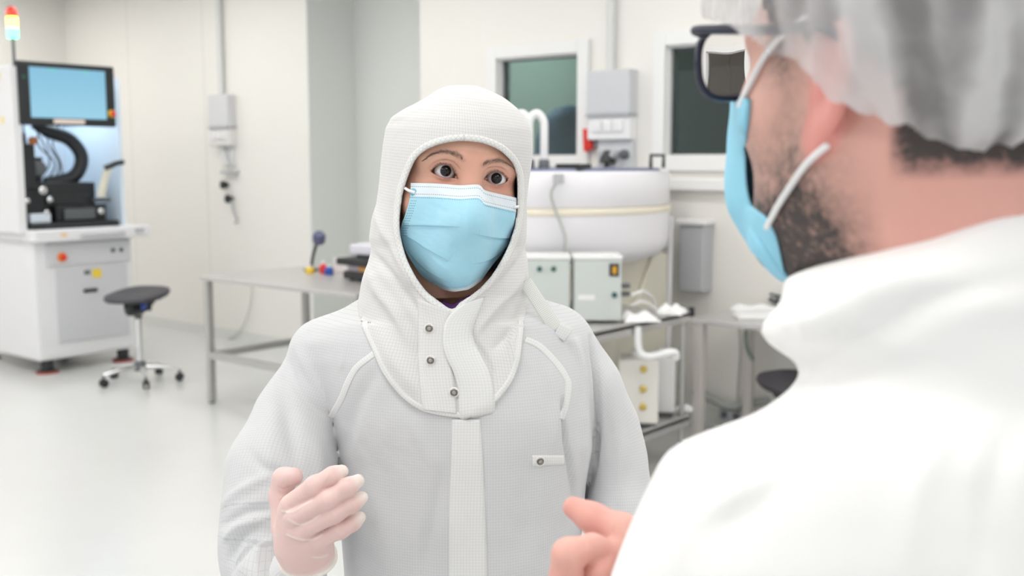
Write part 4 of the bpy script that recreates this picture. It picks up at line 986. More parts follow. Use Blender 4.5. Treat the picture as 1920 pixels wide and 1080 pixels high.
def rays(pp):
    r = (pp[:, 0]-960)/F; u = (540-pp[:, 1])/F; D = np.stack([r, CP+u*SP, -SP+u*CP], 1); return D/np.linalg.norm(D, axis=1)[:, None]
def trace(f, pp, t0=1.0, tmax=1.35):
    D = rays(pp); t = np.full(len(pp), t0); O = np.array([0, 0, EYE])
    for _ in range(60): t = np.minimum(t+f(O+D*t[:, None])*.8, tmax)
    return O+D*t[:, None]
nu, nv = 260, 230
U, Vv = np.meshgrid(np.linspace(0, 1, nu), np.linspace(0, 1, nv), indexing='ij'); U = U.ravel(); Vv = Vv.ravel()
pp = coons(U, Vv, MT, MBt, ML, MR); Pm = trace(m_sup, pp)
g = Pm.reshape(nu, nv, 3); Dg = rays(pp).reshape(nu, nv, 3); j0 = int(nv*.86)
for j in range(j0, nv):
    lim = g[:, j0, 1]+(j-j0)/nv*.10; t_ = np.minimum(g[:, j, 1], lim)/Dg[:, j, 1]; g[:, j] = np.array([0, 0, EYE])+Dg[:, j]*t_[:, None]
Pm = g.reshape(-1, 3)
g = Pm.reshape(nu, nv, 3)
for _ in range(6):
    g2 = g.copy(); g2[1:-1, 1:-1] = (g[:-2, 1:-1]+g[2:, 1:-1]+g[1:-1, :-2]+g[1:-1, 2:]+4*g[1:-1, 1:-1])/8; g = g2
Pm = g.reshape(-1, 3)
Qm = grid_q(nu, nv); Nm = normals(Pm, Qm)
if Nm[:, 1].mean() > 0: Qm = Qm[:, ::-1]; Nm = -Nm
px, py = project(Pm); disp = np.zeros(len(Pm))
def pleat(poly, amp, w, side=1):
    global disp
    d, s, t = line_d(px, py, poly); sd = d*s*side
    prof = np.where(sd > 0, np.exp(-(sd/w)**1.5), np.exp(-(sd/1.3)**2))
    disp += amp*prof*np.clip(np.sin(np.pi*np.clip(t, 0.02, 1)), 0, 1)**.6
    prof2 = np.where(sd < 0, (-sd/2.5)*np.exp(1+sd/2.5), 0); disp -= amp*.35*prof2*np.sin(np.pi*np.clip(t, 0.02, 1))**.6
pleat([(750, 421), (785, 421.5), (820, 423), (862, 425)], .0017, 15, -1)
pleat([(757, 440), (778, 450), (806, 468), (842, 489)], .0020, 16, -1)
pleat([(764, 470), (790, 498), (815, 515), (845, 530)], .0010, 12, -1)
pleat([(896, 440), (915, 443), (936, 446), (960, 445)], .0020, 13, -1)
pleat([(890, 494), (915, 487), (938, 471), (957, 452)], .0017, 14, -1)
pleat([(905, 384), (930, 390), (964, 399)], .0006, 6, -1)
for poly, w, a in (([(880, 372), (877, 410), (872, 470), (866, 530)], 10, .0016), ([(905, 372), (908, 420), (897, 480)], 12, -.0010), ([(800, 380), (830, 395), (850, 392)], 7, -.0006), ([(855, 440), (840, 470), (848, 510)], 9, .0008), ([(925, 410), (940, 430), (925, 470)], 9, -.0008), ([(790, 455), (815, 487), (850, 512)], 5, .0007)):
    d, s, t = line_d(px, py, poly); disp += a*np.exp(-(d/w)**2)*np.sin(np.pi*np.clip(t, .05, .95))
disp += .00035*wob(Pm, 110, 5)+.00012*wob(Pm, 420, 6)
Pm = Pm+Nm*disp[:, None]
# solid sheet
Vs = np.concatenate([Pm, Pm-Nm*.0009]); i = np.arange(nu*nv).reshape(nu, nv); n = nu*nv
Qs = [Qm, Qm[:, ::-1]+n]
for e in (i[:, 0], i[:, -1][::-1], i[0][::-1], i[-1]): Qs.append(np.stack([e[:-1], e[1:], e[1:]+n, e[:-1]+n], 1))
# mask coordinates in millimetre-like units: across, from top edge
tl = np.array([(p[0], p[1]) for p in smooth_path([(p[0], p[1], 0) for p in MT], 10)])
ytop = np.interp(pp[:, 0], tl[:, 0], tl[:, 1]); slope = np.interp(pp[:, 0], (760, 900, 912, 970), (.99, .99, .96, .96))
mv = (pp[:, 1]-ytop)*slope
lx = np.interp(pp[:, 1], [p[1] for p in ML], [p[0] for p in ML]); mu = pp[:, 0]-lx
bd, _, _ = line_d(pp[:, 0], pp[:, 1], MBt)
mc = np.stack([mu, mv, bd], 1); mc = np.concatenate([mc, mc])
def mask_mat():
    m = bpy.data.materials.new('mask_fabric'); m.use_nodes = True; nt = m.node_tree; b = nt.nodes['Principled BSDF']; N = nt.nodes.new; Lk = nt.links.new
    a = N('ShaderNodeAttribute'); a.attribute_name = 'mk'; s = N('ShaderNodeSeparateXYZ'); Lk(a.outputs['Vector'], s.inputs[0]); X, Y, Z = s.outputs
    def M(op, x, y=None, z=None):
        k = N('ShaderNodeMath'); k.operation = op
        for i_, v in enumerate((x, y, z)):
            if v is None: continue
            if isinstance(v, (int, float)): k.inputs[i_].default_value = v
            else: Lk(v, k.inputs[i_])
        return k.outputs[0]
    def near(v, c, w): return M('COMPARE', v, c, w)
    bandw = M('LESS_THAN', Y, 25.0)
    dash = M('LESS_THAN', M('FRACT', M('MULTIPLY', X, 1/3.6)), .52)
    rows = None
    for c in (6.5, 20.5, 27.0):
        r = near(Y, c, .75); rows = r if rows is None else M('MAXIMUM', rows, r)
    dots = M('MULTIPLY', rows, dash)
    # side weld: small dot rows on the left tab
    sid = M('MULTIPLY', M('MULTIPLY', M('LESS_THAN', X, 13.5), M('GREATER_THAN', X, 2.0)), M('MULTIPLY', M('GREATER_THAN', Y, 30), M('LESS_THAN', Y, 100)))
    sd_ = M('MULTIPLY', M('LESS_THAN', M('FRACT', M('MULTIPLY', X, 1/3.0)), .5), M('LESS_THAN', M('FRACT', M('MULTIPLY', Y, 1/4.6)), .42)); dots = M('MAXIMUM', dots, M('MULTIPLY', sid, sd_))
    bot = M('LESS_THAN', Z, 5.0); bdots = M('MULTIPLY', near(Z, 8.0, .6), dash); dots = M('MAXIMUM', dots, M('MULTIPLY', bdots, .5))
    no = N('ShaderNodeTexNoise'); no.inputs['Scale'].default_value = 55; no.inputs['Detail'].default_value = 4; tc = N('ShaderNodeTexCoord'); Lk(tc.outputs['Object'], no.inputs[0])
    bl = N('ShaderNodeMix'); bl.data_type = 'RGBA'; bl.inputs[6].default_value = (.34, .66, .82, 1); bl.inputs[7].default_value = (.42, .73, .86, 1); Lk(no.outputs['Fac'], bl.inputs[0])
    c1 = N('ShaderNodeMix'); c1.data_type = 'RGBA'; Lk(M('MAXIMUM', bandw, bot), c1.inputs[0]); Lk(bl.outputs[2], c1.inputs[6]); c1.inputs[7].default_value = (.74, .81, .86, 1)
    c2 = N('ShaderNodeMix'); c2.data_type = 'RGBA'; Lk(M('MULTIPLY', dots, .75), c2.inputs[0]); Lk(c1.outputs[2], c2.inputs[6]); c2.inputs[7].default_value = (.10, .20, .27, 1)
    Lk(c2.outputs[2], b.inputs['Base Color']); b.inputs['Roughness'].default_value = .65; b.inputs['Sheen Weight'].default_value = .2
    bp = N('ShaderNodeBump'); bp.inputs['Strength'].default_value = .25; bp.inputs['Distance'].default_value = .001; n2 = N('ShaderNodeTexNoise'); n2.inputs['Scale'].default_value = 260; n2.inputs['Detail'].default_value = 3; Lk(tc.outputs['Object'], n2.inputs[0]); Lk(n2.outputs['Fac'], bp.inputs['Height']); Lk(bp.outputs['Normal'], b.inputs['Normal'])
    return m
M_mask = mask_mat()
wmask = wput('face_mask', Vs, np.concatenate(Qs), M_mask, {'mk': mc})
M_loop = mat('ear_loop_white', (.84, .85, .86), .7)
def yat(px_, py_, f=m_sup): return trace(f, np.array([[px_, py_]], float))[0]
a = yat(778, 361); bm = NB(); tube(bm, smooth_path([a+np.array([0, -.002, 0]), np.array(st(766, 357, a[1]+.001)), np.array(st(756, 351, a[1]+.014)), np.array(st(746, 349, a[1]+.04))]), .0017, 8); wobj('ear_loop', bm, M_loop, wmask)
a = yat(964, 388); bm = NB(); tube(bm, smooth_path([a+np.array([0, -.002, 0]), np.array(st(969.5, 388, a[1]+.002)), np.array(st(975, 384, a[1]+.03))]), .0017, 8); wobj('ear_loop', bm, M_loop, wmask)
a = np.array(Pm[np.argmin((px-775.5)**2+(py-360)**2)]); bm = NB(); lathe(bm, a+np.array([0, .0005, 0]), [(.0042, 0), (.0042, .0012), (.0032, .0015)], 18, (-.2, -1, 0)); wobj('weld_spot', bm, mat('weld_blue', (.22, .50, .64), .5), wmask)
# purple undershirt glimpse at the throat
bm = NB(); q0 = st(862, 568, 1.215); tube(bm, smooth_path([st(832, 574, 1.215), st(848, 581, 1.203), st(864, 574, 1.203), st(884, 562, 1.215)]), .0062, 12); wobj('undershirt', bm, mat('purple_knit', (.16, .05, .24), .8))

# ------------------------------------------------------------------ hood with cape
HOOD = [(159.3, 852, 874, 1.272, .012), (160.5, 842, 888, 1.272, .03), (163, 832, 900, 1.272, .042), (167, 822, 910, 1.272, .053), (173, 813, 925, 1.272, .064), (182, 799, 943, 1.272, .076), (192, 782, 957, 1.272, .086), (205, 757, 972, 1.272, .094), (220, 735, 984, 1.272, .101), (240, 723, 995, 1.272, .107), (273, 717, 999, 1.272, .112), (309, 713, 997, 1.273, .1145), (340, 711, 992, 1.273, .115), (380, 706, 987, 1.273, .114), (415, 696, 988, 1.273, .112), (447, 692, 987, 1.273, .110), (464, 696, 984, 1.273, .109), (491, 690, 990, 1.273, .108), (518, 680, 991, 1.273, .107), (540, 675, 993, 1.275, .106), (556, 672, 990, 1.277, .106), (600, 664, 1000, 1.28, .11), (680, 655, 1010, 1.28, .115), (800, 650, 1020, 1.28, .12)]
TORSO = [(548, 700, 985, 1.31, .03), (560, 676, 1015, 1.31, .04), (575, 650, 1046, 1.305, .052), (590, 628, 1068, 1.295, .07), (610, 602, 1082, 1.284, .094), (640, 585, 1090, 1.282, .102), (680, 584, 1096, 1.28, .110), (720, 594, 1102, 1.28, .117), (785, 617, 1110, 1.278, .122), (840, 629, 1111, 1.278, .124), (900, 636, 1101, 1.278, .125), (980, 640, 1090, 1.278, .125), (1080, 646, 1090, 1.278, .126), (1300, 640, 1096, 1.278, .13), (1500, 630, 1110, 1.28, .13)]
OPENING = [(870, 264.5), (845, 266), (820, 272), (800, 281), (784, 294), (773, 312), (763, 338), (756, 362), (751, 395), (749.5, 425), (753, 450), (762, 482), (775, 510), (790, 536), (808, 555), (828, 569), (848, 579), (862, 566), (885, 550), (908, 530), (928, 505), (944, 480), (957, 450), (966, 420), (969, 385), (970, 350), (967, 322), (958, 303), (944, 288), (925, 276), (900, 267.5)]
OPENS = [(p.x, p.y) for p in smooth_path([(a, b, 0) for a, b in OPENING+OPENING[:1]], 4)][:-1]
USEAM = [(669, 562), (672, 590), (682, 625), (699, 662), (714, 695), (732, 722), (755, 748), (782, 767), (810, 777), (840, 782), (870, 784), (900, 775), (930, 754), (955, 725), (968, 700), (976, 670), (981, 630), (984, 590), (989, 556)]
US2 = [(678, 604)]+USEAM[2:-2]+[(983, 600)]
REG = [(p.x, p.y) for p in smooth_path([(a, b, 0) for a, b in USEAM], 3)]+[(1100, 540), (1100, 50), (560, 50), (560, 545)]
def torso_f(P): return slices(P, TORSO, 2.3)
def kblend(P):
    px, py = project(P); return np.interp(py, (640, 725, 775), (.035, .015, .001))
def suit_f(P):
    d = torso_f(P); k = kblend(P)
    a = chain(P, SL, .03); b = chain(P, SR, .03)
    return smin(smin(d, a, k), b, k)
def hood_f(P):
    px, py = project(P)
    base = smin(slices(P, HOOD, 2.15), torso_f(P)-.004+np.interp(py, (550, 605), (.03, 0)), .012)
    reg = poly_sd(px, py, REG)*P[:, 1]/F
    inn = base+.0052+np.interp(py, (262, 276), (.3, 0))
    d = np.maximum(np.maximum(base, -inn), reg)
    op = poly_sd(px, py, OPENS)*1.17/F
    return np.maximum(d, -np.maximum(op, P[:, 1]-1.26))
HF = [([(728, 225), (760, 212), (790, 198)], 6, .0025), ([(720, 245), (718, 300), (716, 360)], 8, -.0015), ([(700, 400), (722, 440), (745, 480), (770, 530)], 8, .0028), ([(692, 470), (720, 500), (755, 545), (790, 590)], 8, -.0028),
      ([(683, 500), (705, 540), (740, 585), (770, 640)], 11, .003), ([(735, 380), (728, 430), (735, 480)], 7, -.002), ([(985, 350), (980, 420), (975, 470)], 6, .002), ([(990, 500), (965, 540), (925, 580), (895, 620)], 8, .0028), ([(985, 470), (950, 520), (910, 560)], 6, -.0022),
      ([(985, 560), (972, 600), (950, 630), (930, 650)], 9, -.0032), ([(975, 600), (960, 640), (968, 680)], 8, .0025), ([(885, 610), (890, 640), (915, 680), (925, 730)], 7, -.003), ([(700, 600), (740, 680), (790, 740)], 14, .002), ([(765, 600), (790, 680), (800, 750)], 9, -.002), ([(905, 167), (950, 190), (985, 225)], 9, .0015), ([(800, 190), (860, 178), (930, 195)], 10, .0012)]
Vd, Qd = nets(hood_f, (-.20, 1.12, 1.27), (.05, 1.42, 1.69), .0022)
Vd = relax(Vd, Qd, 2, .4)
Nd = normals(Vd, Qd); Vd = folds(Vd, Nd, [(a_, b_, c_*1.7) for a_, b_, c_ in HF])
px, py = project(Vd); fr = np.clip((py-380)/150, 0.15, 1)
Vd = Vd+Nd*((.0011*wob(Vd, 55, 11)+.0005*wob(Vd, 130, 12))*fr)[:, None]
ang = np.arctan2(Vd[:, 0]+.063, -(Vd[:, 1]-1.27))
M_cloth = cloth_mat('coverall_cloth', (.65, .655, .665), (.55, .56, .58), lw=.12)
M_hood = cloth_mat('hood_cloth', (.72, .71, .70), (.585, .575, .585), lw=.12)
M_bind = cloth_mat('binding_cloth', (.78, .78, .755), (.58, .59, .61), pitch=.0040, lw=.10, diag=True)
M_seam = cloth_mat('seam_cloth', (.77, .77, .76), (.65, .66, .67), lw=.12)
hood = wput('hood', Vd, Qd, M_hood, {'cloth': np.stack([ang*.115, Vd[:, 2]+.1*Vd[:, 0], Vd[:, 1]], 1)})
treed = bvh(Vd, Qd)
OL = OPENING+OPENING[:1]
V, Q, uv = patch(treed, offset_line(OL, 1.0), offset_line(OL, 12.5), off=.0012, nv=6, thick=.002)
wput('opening_binding', V, Q, M_bind, {'cloth': uv}, parent=hood)
V, Q, uv = patch(treed, offset_line(US2, -.8), offset_line(US2, -11.5), off=.0008, nv=6, thick=.0015)
wput('cape_seam', V, Q, M_seam, {'cloth': uv}, parent=hood)

# ------------------------------------------------------------------ coverall
CF = [([(505, 1000), (490, 1040), (500, 1080)], 5, -.0015), ([(470, 1010), (455, 1040), (450, 1075)], 7, .003), ([(480, 1000), (470, 1040), (475, 1080)], 5, -.002), ([(660, 600), (648, 650), (640, 690)], 5, .002), ([(535, 665), (560, 730), (612, 782)], 9, -.004), ([(555, 650), (590, 720), (622, 775)], 9, .0035), ([(524, 700), (542, 790), (556, 870)], 16, -.006), ([(500, 760), (505, 830), (498, 900)], 18, .004), ([(590, 830), (600, 880), (580, 930)], 12, .004),
      ([(413, 950), (455, 918), (505, 893)], 9, .005), ([(416, 985), (460, 960), (505, 955)], 8, -.006), ([(424, 1010), (450, 985), (500, 972)], 7, .005), ([(430, 1050), (448, 1015), (480, 992)], 7, -.005), ([(445, 1075), (465, 1030), (500, 1005)], 8, .004), ([(470, 850), (500, 880), (540, 890)], 10, -.004),
      ([(1078, 640), (1090, 720), (1096, 800), (1092, 900)], 8, .009), ([(1054, 750), (1058, 800), (1067, 850), (1076, 910), (1088, 975)], 5, -.010), ([(1110, 630), (1120, 730), (1118, 830), (1106, 910)], 5, -.012), ([(1125, 680), (1150, 760), (1165, 850), (1165, 940)], 11, .003), ([(1190, 830), (1180, 900), (1150, 960)], 12, -.003),
      ([(1030, 690), (1045, 760), (1040, 830)], 12, .004), ([(700, 700), (670, 760), (650, 840)], 14, -.003), ([(830, 880), (812, 980), (790, 1080)], 12, -.0035), ([(700, 900), (720, 1000), (715, 1080)], 18, .003), ([(975, 860), (985, 960), (975, 1080)], 16, -.002), ([(640, 880), (650, 960), (672, 1050)], 9, -.005), ([(780, 800), (800, 850), (835, 880)], 12, .002)]
def coverall_f(P):
    d = suit_f(P)
    # the sleeve ends in a clean opening, the knit cuff comes out of it
    a = np.array(st(515, 1090, 1.160)); b = np.array(st(568, 1042, 1.10)); n = (b-a)/np.linalg.norm(b-a); e = np.array(st(536, 1058, 1.106))
    fa = smax(chain(P, FA, .02), (P-e)@n, .005)
    return smin(d, fa, .003)
Vc, Qc = nets(coverall_f, (-.40, 1.0, .78), (.24, 1.45, 1.46), .0036)
Vc = relax(Vc, Qc, 2, .5); Nc = normals(Vc, Qc); Vc = folds(Vc, Nc, CF); Vc = Vc+Nc*(.0016*wob(Vc, 38, 21)+.0007*wob(Vc, 95, 22))[:, None]
def leg_f(P):
    d = None
    for hip, foot in ((-.135, -.165), (.02, .045)):
        e = cone(P, (hip, 1.285, .86), (foot, 1.285, .14), .10, .07); d = e if d is None else smin(d, e, .03)
    return smin(d, ell(P, (-.058, 1.282, .84), (.165, .13, .14)), .05)
Vl, Ql = nets(leg_f, (-.32, 1.1, .05), (.2, 1.46, 1.0), .011); Vl = Vl+normals(Vl, Ql)*(.004*wob(Vl, 25, 5))[:, None]
dl = [np.abs(f_) for f_ in (torso_f(Vc), chain(Vc, SL, .03), chain(Vc, SR, .03))]
w = np.argmin(np.stack(dl), 0); uvc = np.zeros((len(Vc), 3))
ang = np.arctan2(Vc[:, 0]+.066, -(Vc[:, 1]-1.33)); uvc[:, 0] = ang*.19; uvc[:, 1] = Vc[:, 2]
def axis_uv(P, pts):
    q = [np.array(v) for v in smooth_path([st(p[0], p[1], p[2]) for p in pts], 10)]; best = np.full(len(P), 1e9); U = np.zeros((len(P), 3)); L = 0
    for i in range(len(q)-1):
        ab = q[i+1]-q[i]; l = np.linalg.norm(ab); t = (P-q[i])@ab/l/l; t = np.clip(t, -9 if i == 0 else 0, 9 if i == len(q)-2 else 1); r = P-q[i]-t[:, None]*ab; d = np.linalg.norm(r, axis=1)
        e = np.cross(ab/l, (0, 1, 0)); e /= np.linalg.norm(e); f_ = np.cross(e, ab/l); a = np.arctan2(r@e, -np.abs(r@f_)*np.sign(-(r@f_)+1e-9))
        a = np.arctan2(r@e, -(r@f_)); m = d < best; best = np.where(m, d, best); U[m] = np.stack([a*.05, L+t*l, 0*t], 1)[m]; L += l
    return U
for k_, pts in ((1, SL), (2, SR)):
    m = w == k_; U_ = axis_uv(Vc, pts); uvc[m] = U_[m]
V, Q = joinVQ([(Vc, Qc), (Vl, Ql)])
coverall = wput('coverall', V, Q, M_cloth, {'cloth': np.concatenate([uvc, Vl])})
treec = bvh(Vc, Qc)
both = BVHTree.FromPolygons([tuple(v) for v in np.concatenate([Vc, Vd])], [tuple(int(i) for i in q) for q in np.concatenate([Qc, Qd+len(Vc)])])
for poly in ([(703, 662), (690, 672), (668, 690), (652, 718), (640, 748), (620, 784)], [(984, 636), (1012, 649), (1043, 680), (1060, 705), (1066, 722), (1062, 755), (1053, 787)]):
    V, Q, uv = band(treec, poly, 12, off=.0007, nv=6, thick=.0015); wput('raglan_seam', V, Q, M_seam, {'cloth': uv}, parent=coverall)
# front placket of the body, and the loose flap over the throat
V, Q, uv = patch(treec, [(847, 786), (846, 850), (843, 930), (841, 1010), (841, 1080), (842, 1160)], [(901, 786), (905, 850), (909, 930), (912, 1010), (914, 1080), (916, 1160)], off=.003, nv=12, thick=.003)
wput('placket', V, Q, M_seam, {'cloth': uv}, parent=coverall)
V, Q, uv = patch(treed, [(868, 570), (846, 586), (833, 608), (830, 640), (836, 668), (850, 698), (858, 730), (860, 784)], [(908, 556), (900, 578), (890, 606), (888, 632), (900, 664), (917, 696), (926, 730), (928, 772)], off=.003, nv=14, thick=.003, lift=lambda t, s: .004*math.sin(math.pi*min(1, t*1.1))*(1-s))
flap = wput('throat_flap', V, Q, M_seam, {'cloth': uv}, parent=hood)
V, Q, uv = patch(treed, [(783, 560), (785, 600), (783, 650), (785, 700), (789, 745), (793, 768)], [(845, 584), (840, 610), (842, 650), (850, 700), (855, 740), (857, 776)], off=.0018, nv=12, thick=.002)
wput('snap_facing', V, Q, cloth_mat('facing_cloth', (.76, .75, .745), (.63, .63, .64), lw=.12), {'cloth': uv}, parent=hood)
M_snap = mat('snap_metal', (.42, .40, .37), .28, metal=1)
def snap(px_, py_, tree, r=.0052, par=None):
    h_ = hit(tree, px_, py_)
    if not h_: return
    p, n = h_; n = (n+Vector((0, -1.2, 0))).normalized(); p = p+n*.0022
    bm = NB(); lathe(bm, p, [(r*1.15, 0), (r*1.15, .0006), (r*1.0, .001)], 28, n); s_ = wobj('snap_button', bm, mat('snap_backing', (.80, .79, .77), .6), par or hood)
    bm = NB(); lathe(bm, p+n*.0008, [(r*.86, 0), (r*.86, .0009), (r*.72, .0013), (r*.58, .0008), (r*.5, .0003), (r*.42, .0003), (r*.36, .0022), (r*.2, .0026)], 28, n); wobj('snap_ring', bm, M_snap, s_)
snap(805.5, 615, treed); snap(808, 675, treed); snap(851.5, 735, treed)
V, Q, uv = patch(treec, [(997, 853), (1028, 853), (1056, 853)], [(997, 874), (1028, 873), (1057, 872)], off=.0014, nv=6, thick=.002); wput('pocket_tab', V, Q, M_seam, {'cloth': uv}, parent=coverall)
snap(1011.5, 863.5, treec, par=coverall)
# hood tightening strap and its end
M_strap = cloth_mat('strap_webbing', (.82, .83, .79), (.64, .66, .62), pitch=.0021, lw=.28)
def plank(A, B, th, n=24, bow=.0):
    """straight flat strip between two edges given as 3-D end points"""
    top = []; uv = []
    for i in range(n):
        t = i/(n-1)
        a = A[0].lerp(A[1], t); b = B[0].lerp(B[1], t)
        for j in range(7):
            s_ = j/6; p = a.lerp(b, s_); p = p+Vector((0, -1, .25))*(bow*math.sin(math.pi*t)+.0006*math.sin(math.pi*s_)); top.append(p); uv.append(((b-a).length*s_, (A[1]-A[0]).length*t, 0))
    top = np.array(top); N_ = np.array((A[1]-A[0]).cross(B[0]-A[0]).normalized()); N_ = N_*(-np.sign(N_[1]) if N_[1] else 1)
    V = np.concatenate([top, top-N_*th]); i = np.arange(len(top)).reshape(n, 7); q = grid_q(n, 7); m_ = len(top)
    Q = [q, q[:, ::-1]+m_]
    for e in (i[:, 0][::-1], i[:, -1], i[0], i[-1][::-1]): Q.append(np.stack([e[:-1], e[:-1]+m_, e[1:]+m_, e[1:]], 1))
    return V, np.concatenate(Q), np.array(uv+uv)
def lift(px_, py_, d):
    h_ = hit(both, px_, py_); y_ = h_[0].y if h_ else 1.25
    return st(px_, py_, y_-d)
ya = lift(984, 530, .003).y; yb = min(lift(1046, 618, .004).y, lift(1030, 600, .006).y)
A_ = (st(995, 520, ya), st(1054, 611, yb)); B_ = (st(972, 534, ya), st(1032, 626, yb))
V, Q, uv = plank(A_, B_, .0016, bow=.002); strap = wput('strap', V, Q, M_strap, {'cloth': uv}, parent=hood)
V, Q, uv = plank((st(1050, 605, yb-.001), st(1075, 617, yb-.001)), (st(1039, 627, yb-.001), st(1058, 641, yb-.001)), .005, n=8)
o_ = wput('strap_end', V, Q, M_seam, {'cloth': uv}, parent=strap); b_ = o_.modifiers.new('b', 'BEVEL'); b_.width = .0012; b_.segments = 2

# ------------------------------------------------------------------ glove and knit cuff
GL = {'index': [(546, 945, 1.058, 20), (590, 911, 1.047, 18), (624, 892, 1.048, 16.5), (641, 884, 1.052, 13)],
      'middle': [(556, 968, 1.050, 20), (616, 937, 1.038, 18), (652, 914, 1.040, 17), (671, 902, 1.046, 13)],
      'ring': [(568, 994, 1.050, 19), (628, 963, 1.040, 17.5), (661, 944, 1.043, 16), (678, 933, 1.048, 12.5)],
      'little': [(585, 1018, 1.056, 18), (638, 994, 1.046, 16), (662, 980, 1.048, 14), (675, 970, 1.052, 11.5)]}
TH = [(532, 990, 1.092, 24), (526, 930, 1.104, 19), (533, 899, 1.104, 20), (551, 894, 1.090, 18)]
def glove_f(P):
    d = None
    for c in GL.values():
        e = chain(P, c, .006); d = e if d is None else smin(d, e, .0006)
    palm = smin(chain(P, [(548, 958, 1.070, 27), (560, 1018, 1.082, 42)], .01), chain(P, [(590, 1010, 1.072, 27), (578, 1024, 1.084, 44)], .01), .02)
    palm = smin(palm, chain(P, [(562, 985, 1.066, 30), (575, 1010, 1.075, 38)], .01), .02)
    d = smin(d, palm, .010)
    d = smin(d, chain(P, TH, .010), .006)
    px, py = project(P)
    ax = np.array(st(568, 1010, 1.082)); bx = np.array(st(582, 1072, 1.10)); n = (bx-ax)/np.linalg.norm(bx-ax)
    d = smin(d, cone(P, ax, bx, .0262, .0285), .012)
    return smax(d, (P-np.array(st(579, 1049, 1.095)))@n, .002)
Vg, Qg = nets(glove_f, tuple(np.array(st(480, 1080, 1.08))-[.01, .09, .02]), (-.13, 1.16, 1.37), .00115)
Ng = normals(Vg, Qg)
GW = [([(529, 959), (548, 960), (568, 948), (584, 938)], 2.4, .0011), ([(540, 974), (562, 984), (583, 977), (600, 965)], 2.4, .0011), ([(538, 1003), (560, 1011), (585, 1012), (603, 1002)], 2.2, .0011), ([(588, 1045), (603, 1045), (614, 1040)], 2.2, .001), ([(522, 912), (530, 918), (545, 914), (560, 906)], 2, -.001), ([(596, 1040), (612, 1022), (626, 1015)], 2.5, .0008), ([(606, 905), (613, 897), (616, 888)], 2, .0007), ([(614, 953), (622, 960), (632, 975)], 2.2, .0006), ([(520, 925), (524, 935), (532, 930)], 2, .0007)]
Vg = folds(Vg, Ng, GW); Vg = Vg+Ng*(.00025*wob(Vg, 240, 2)+.00012*wob(Vg, 600, 4))[:, None]
px, py = project(Vg); tip = np.zeros(len(Vg))
for c in GL.values():
    e = np.array(st(*c[-1][:3])); tip = np.maximum(tip, np.clip(1.5-np.linalg.norm(Vg-e, axis=1)/.0085, 0, 1))
rim, _, _ = line_d(px, py, [(512, 985), (520, 1008), (537, 1032), (560, 1052), (590, 1064), (615, 1062), (628, 1045)])
ra_ = np.array(st(568, 1010, 1.082)); rb_ = np.array(st(582, 1072, 1.10)); rn_ = (rb_-ra_)/np.linalg.norm(rb_-ra_); tip = np.maximum(tip, np.clip(1.15-((np.array(st(579, 1049, 1.095))-Vg)@rn_)/.010, 0, .95)); tip = np.clip(tip, 0, 1)
for poly, w_, a in GW:
    if a > .0009:
        d, s, t = line_d(px, py, poly); tip = np.maximum(tip, .6*np.exp(-(d/2)**2))
m = bpy.data.materials.new('glove_latex'); m.use_nodes = True; nt = m.node_tree; b = nt.nodes['Principled BSDF']; a_ = nt.nodes.new('ShaderNodeAttribute'); a_.attribute_name = 'tip'
c_ = nt.nodes.new('ShaderNodeMix'); c_.data_type = 'RGBA'; c_.inputs[6].default_value = (.78, .555, .525, 1); c_.inputs[7].default_value = (.86, .80, .74, 1); nt.links.new(a_.outputs['Fac'], c_.inputs[0]); nt.links.new(c_.outputs[2], b.inputs['Base Color'])
b.inputs['Roughness'].default_value = .38; b.inputs['Subsurface Weight'].default_value = .1; b.inputs['Subsurface Radius'].default_value = (.004, .002, .0015); b.inputs['Subsurface Scale'].default_value = .5
glove = wput('glove', Vg, Qg, m, {'tip': tip})
treeg = bvh(Vg, Qg)
hw = np.array(st(1108, 1440, 1.150)); hd = np.array((-.25, -.35, -.9))
V, Q = nets(lambda P: relaxed_hand(P, hw, hd, 1, .95), hw-np.array([.17, .17, .22]), hw+np.array([.12, .12, .09]), .0024)
wput('glove', V, Q, m, {'tip': np.zeros(len(V))+.1})
# rolled rim of the glove and the knit cuff around the wrist
A_ = np.array(st(568, 1010, 1.082)); B_ = np.array(st(582, 1072, 1.10)); n_ = Vector(B_-A_).normalized(); c0 = Vector(st(578, 1046, 1.094))
e1 = n_.cross(Vector((0, 1, 0))).normalized(); e2 = n_.cross(e1)
ring = [c0+(e1*math.cos(t)+e2*math.sin(t))*(.0287+.0008*math.sin(3*t))+n_*(.0015*math.sin(2*t)) for t in np.linspace(0, 2*math.pi, 49)]
bm = NB(); tube(bm, ring, .0028, 10, cap=False); wobj('rolled_rim', bm, mat('latex_white', (.84, .80, .74), .4), glove)
bm = NB(); seg = 96; rings = []
cA = Vector(st(528, 1076, 1.125)); cB = Vector(st(573, 1036, 1.094))
for i in range(20):
    t = i/19; c = cA.lerp(cB, t); rr = .0355-.0085*t**1.6
    rings.append([bm.verts.new(c+(e1*math.cos(2*math.pi*k/seg)+e2*math.sin(2*math.pi*k/seg))*(rr+.0004*math.cos(k*math.pi)+.0004*math.sin(k*.26+t*5))) for k in range(seg)])
for i in range(19):
    for k in range(seg): bm.faces.new((rings[i][k], rings[i][(k+1) % seg], rings[i+1][(k+1) % seg], rings[i+1][k]))
wobj('knit_cuff', bm, mat('knit_white', (.74, .74, .75), .85, bump=.15, bscale=500), coverall)
